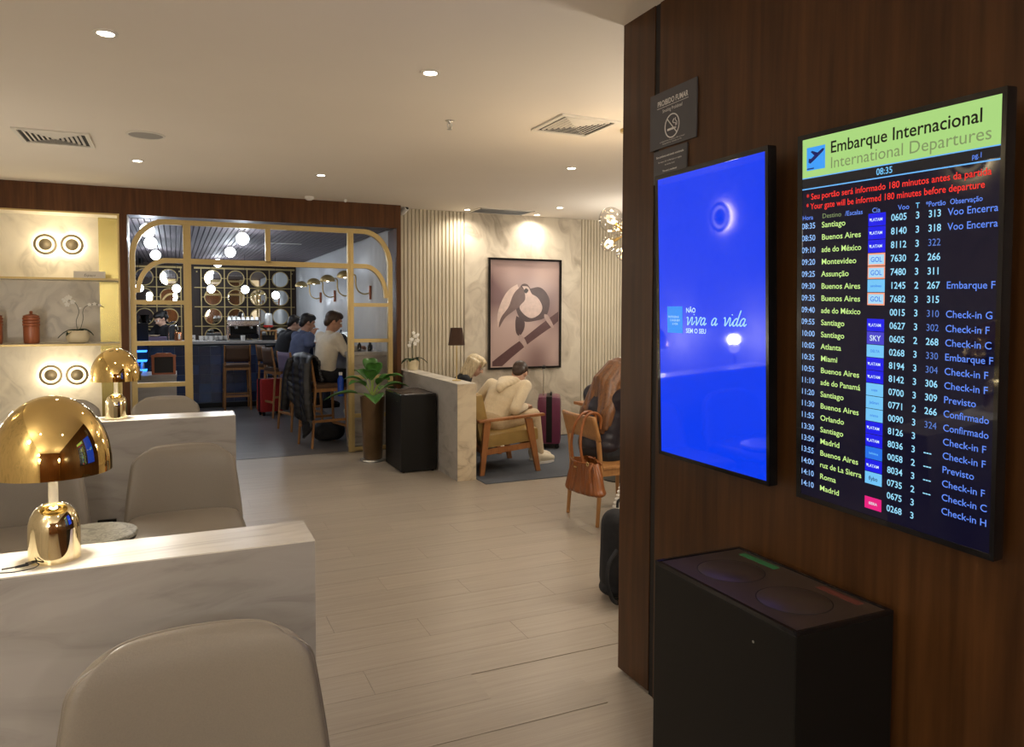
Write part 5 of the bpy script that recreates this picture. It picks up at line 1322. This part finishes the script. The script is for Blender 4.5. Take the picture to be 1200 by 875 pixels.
t = thing('handbag', 'cognac leather slouchy handbag hanging from the back of the oak chair', 'handbag', (2.735, 4.70, -.025))
def hb(u, v):
    an = 2*PI*u; c, s_ = math.cos(an), math.sin(an)
    zz = .285+.285*v
    hw = (.245-.075*v-.03*v*v); hd = .075*(1-.45*v)+.012
    if v < .12: k = .55+.45*(v/.12)**.5; hd *= k; hw *= (.93+.07*(v/.12)); 
    fold = .010*math.sin(an*11+v*2.5)*(.25+v*.9)+.006*math.sin(an*23)
    x = (abs(s_)**.75)*math.copysign(1, s_)*(hd+fold); y = (abs(c)**.8)*math.copysign(1, c)*(hw+fold*.4)
    return Vector((x, y, zz-.030*(c*c)*(v)+(.035*(1-c)*.5)*(v < .3)*(1-v/.3) if True else zz))
g = G(); g.grid(hb, 96, 22, closeu=True)
bmesh.ops.holes_fill(g.b, edges=[e for e in g.b.edges if len(e.link_faces) == 1 and e.verts[0].co.z < .4])
g.obj('body', M['cognac'], t, smooth=True, angle=180)
def strap(pts, r_=.0085, name='strap'):
    G().tube(smooth_path(pts, 7), r_, 8).obj(name, M['cognac'], t, smooth=True)
strap([(-.055, .10, .55), (-.055, .115, .66), (-.03, .12, .78), (.03, .125, .862), (.10, .122, .885), (.155, .12, .845), (.15, .11, .74)], .0105)
strap([(-.06, -.07, .53), (-.06, -.03, .66), (-.02, .02, .78), (.03, .045, .862), (.10, .045, .885), (.155, .045, .845), (.15, .045, .76)], .0105)
strap([(.06, .07, .55), (.05, .03, .56), (.05, -.07, .555), (.06, -.13, .53)], .007)
strap([(-.06, .12, .555), (-.085, .03, .548), (-.08, -.06, .545), (-.03, -.15, .55)], .006, 'drawstring')
G().tube(smooth_path([(-.03, -.16, .55), (-.07, -.175, .50), (-.075, -.185, .42)], 6), .010, 8).obj('tassel', M['cognac'], t, smooth=True)
for y in (.075, -.135): G().tube([(-.062+.0*y, y+.014*math.cos(2*PI*k/10), .545+.014*math.sin(2*PI*k/10)) for k in range(10)], .003, 6, close=True).obj('ring', M['brass'], t)
G().b2((-.082, -.005, .497), (-.076, .028, .505)).obj('maker_plate', M['brass'], t)

# table, black and white bag, backpack on the floor
t = thing('cafe_table', 'small reddish wood table in front of the long haired woman', 'table', (3.95, 6.05, 0))
G().b2((-.36, -.36, .70), (.36, .36, .73), bev=.006).obj('tabletop', M['oakred'], t)
G().cyl((0, 0, .02), (0, 0, .70), .03).obj('stem', M['black'], t); G().lathe([(0, 0), (.22, 0), (.22, .01), (.03, .025), (0, .025)], n=28).obj('base', M['black'], t)
t = thing('padded_coat', 'dark padded coat bundled on the seat corner beside the long haired woman', 'coat', (3.28, 5.27, .0))
blob('shell', M['plum'], [('e', (0, 0, .50), (.16, .10, .12)), ('e', (.08, .02, .62), (.12, .09, .12)), ('e', (-.06, .0, .36), (.10, .08, .10)), ('e', (.10, 0, .40), (.12, .08, .10))], t, .010, 3)
t = thing('tote_bag', 'black bag with white ribbed panel on the floor beneath the oak chair', 'bag', (2.98, 4.44, 0))
blob('body', M['clothblack'], [('c', (-.10, 0, .07), (.12, 0, .07), .065, .065), ('e', (0, 0, .12), (.17, .07, .12))], t, .008, 3)
g = G()
for k in range(7): g.tube([(-.13+.010*k, -.06+.01*k*0, .185+.026*k), (0, -.085, .185+.026*k), (.13-.006*k, -.06, .185+.026*k), (.13-.006*k, .06, .185+.026*k), (0, .085, .185+.026*k), (-.13+.010*k, .06, .185+.026*k)], .0145, 8, close=True)
g.obj('ribbed_panel', M['white'], t, smooth=True)
t = thing('backpack', 'black backpack standing on the floor at the corner of the walnut wall', 'backpack', (2.30, 3.52, 0), R(12))
blob('body', M['clothblack'], [('c', (-.05, 0, .12), (-.06, 0, .42), .10, .085), ('c', (.08, 0, .12), (.06, 0, .42), .10, .085), ('e', (0, -.07, .20), (.13, .07, .14)), ('e', (0, 0, .06), (.16, .11, .06))], t, .009, 4)
G().b2((-.15, -.145, .10), (.05, -.125, .27), bev=.01).obj('front_pocket', M['clothblack'], t, smooth=True)
G().tube(smooth_path([(-.13, -.08, .30), (-.21, -.10, .24), (-.235, -.12, .14), (-.20, -.13, .05), (-.12, -.11, .015), (0, -.10, .015)], 6), .011, 8).obj('strap', M['clothblack'], t, smooth=True)
G().b2((-.165, -.14, .02), (-.12, -.10, .045), bev=.004).obj('buckle', M['black'], t)
G().tube(smooth_path([(-.03, .02, .50), (-.02, .02, .54), (.04, .02, .54), (.05, .02, .50)], 5), .008, 8).obj('carry_loop', M['clothblack'], t, smooth=True)
# ledge things
t = thing('laptop', 'open laptop on the ledge between the men in blue and white', 'laptop', (2.02, 10.35, 1.13), R(-75))
G().b2((-.15, -.10, 0), (.15, .10, .012), bev=.003).obj('keyboard_base', M['steel'], t)
g = G(); g.box((0, .125, .105), (.30, .008, .20), rot=Euler((R(-14), 0, 0))); g.obj('lid', M['steel'], t)
t = thing('shoulder_bag', 'black bag with loop handle on the ledge behind the man in white', 'bag', (1.97, 9.72, 1.13)); blob('body', M['clothblack'], [('e', (0, 0, .10), (.09, .08, .10)), ('c', (0, 0, .03), (0, 0, .15), .07, .05)], t, .008, 2)
G().tube([(0, .04*math.cos(2*PI*k/12), .21+.035*math.sin(2*PI*k/12)) for k in range(12)], .006, 6, close=True).obj('handle', M['clothblack'], t, smooth=True)
for k, (x, y, h, lb) in enumerate(((1.95, 9.02, .10, 'left of the pump bottle'), (2.05, 9.02, .13, 'pump bottle'), (2.17, 9.0, .11, 'right of the pump bottle'), (2.27, 9.35, .09, 'by the wall'))):
    t = thing('condiment_bottle', 'small black bottle on the stone ledge, '+lb, 'bottle', (x, y, 1.13), group='black bottles on the ledge')
    G().lathe([(0, 0), (.022, 0), (.024, .01), (.024, h*.6), (.009, h*.78), (.009, h), (0, h)], n=14).obj('bottle', M['blackgloss'], t, smooth=True)
    if k == 1: G().b2((-.03, -.006, h), (.008, .006, h+.012)).obj('pump', M['blackgloss'], t)
t = thing('water_bottle', 'cobalt blue water bottle held at the side of the man in white', 'bottle', (1.80, 8.93, .60)); G().lathe([(0, 0), (.036, 0), (.038, .01), (.038, .20), (.02, .235), (.02, .25), (0, .25)], n=20).obj('bottle', M['bluebottle'], t, smooth=True); G().cyl((0, 0, .25), (0, 0, .285), .022).obj('cap', M['white'], t, smooth=True)
t = thing('duffel_bag', 'black bag on the floor under the nearest bar stool', 'bag', (1.72, 9.35, 0)); blob('body', M['clothblack'], [('c', (-.08, 0, .12), (.10, 0, .12), .115, .115), ('e', (0, 0, .07), (.17, .12, .07))], t, .012, 3)
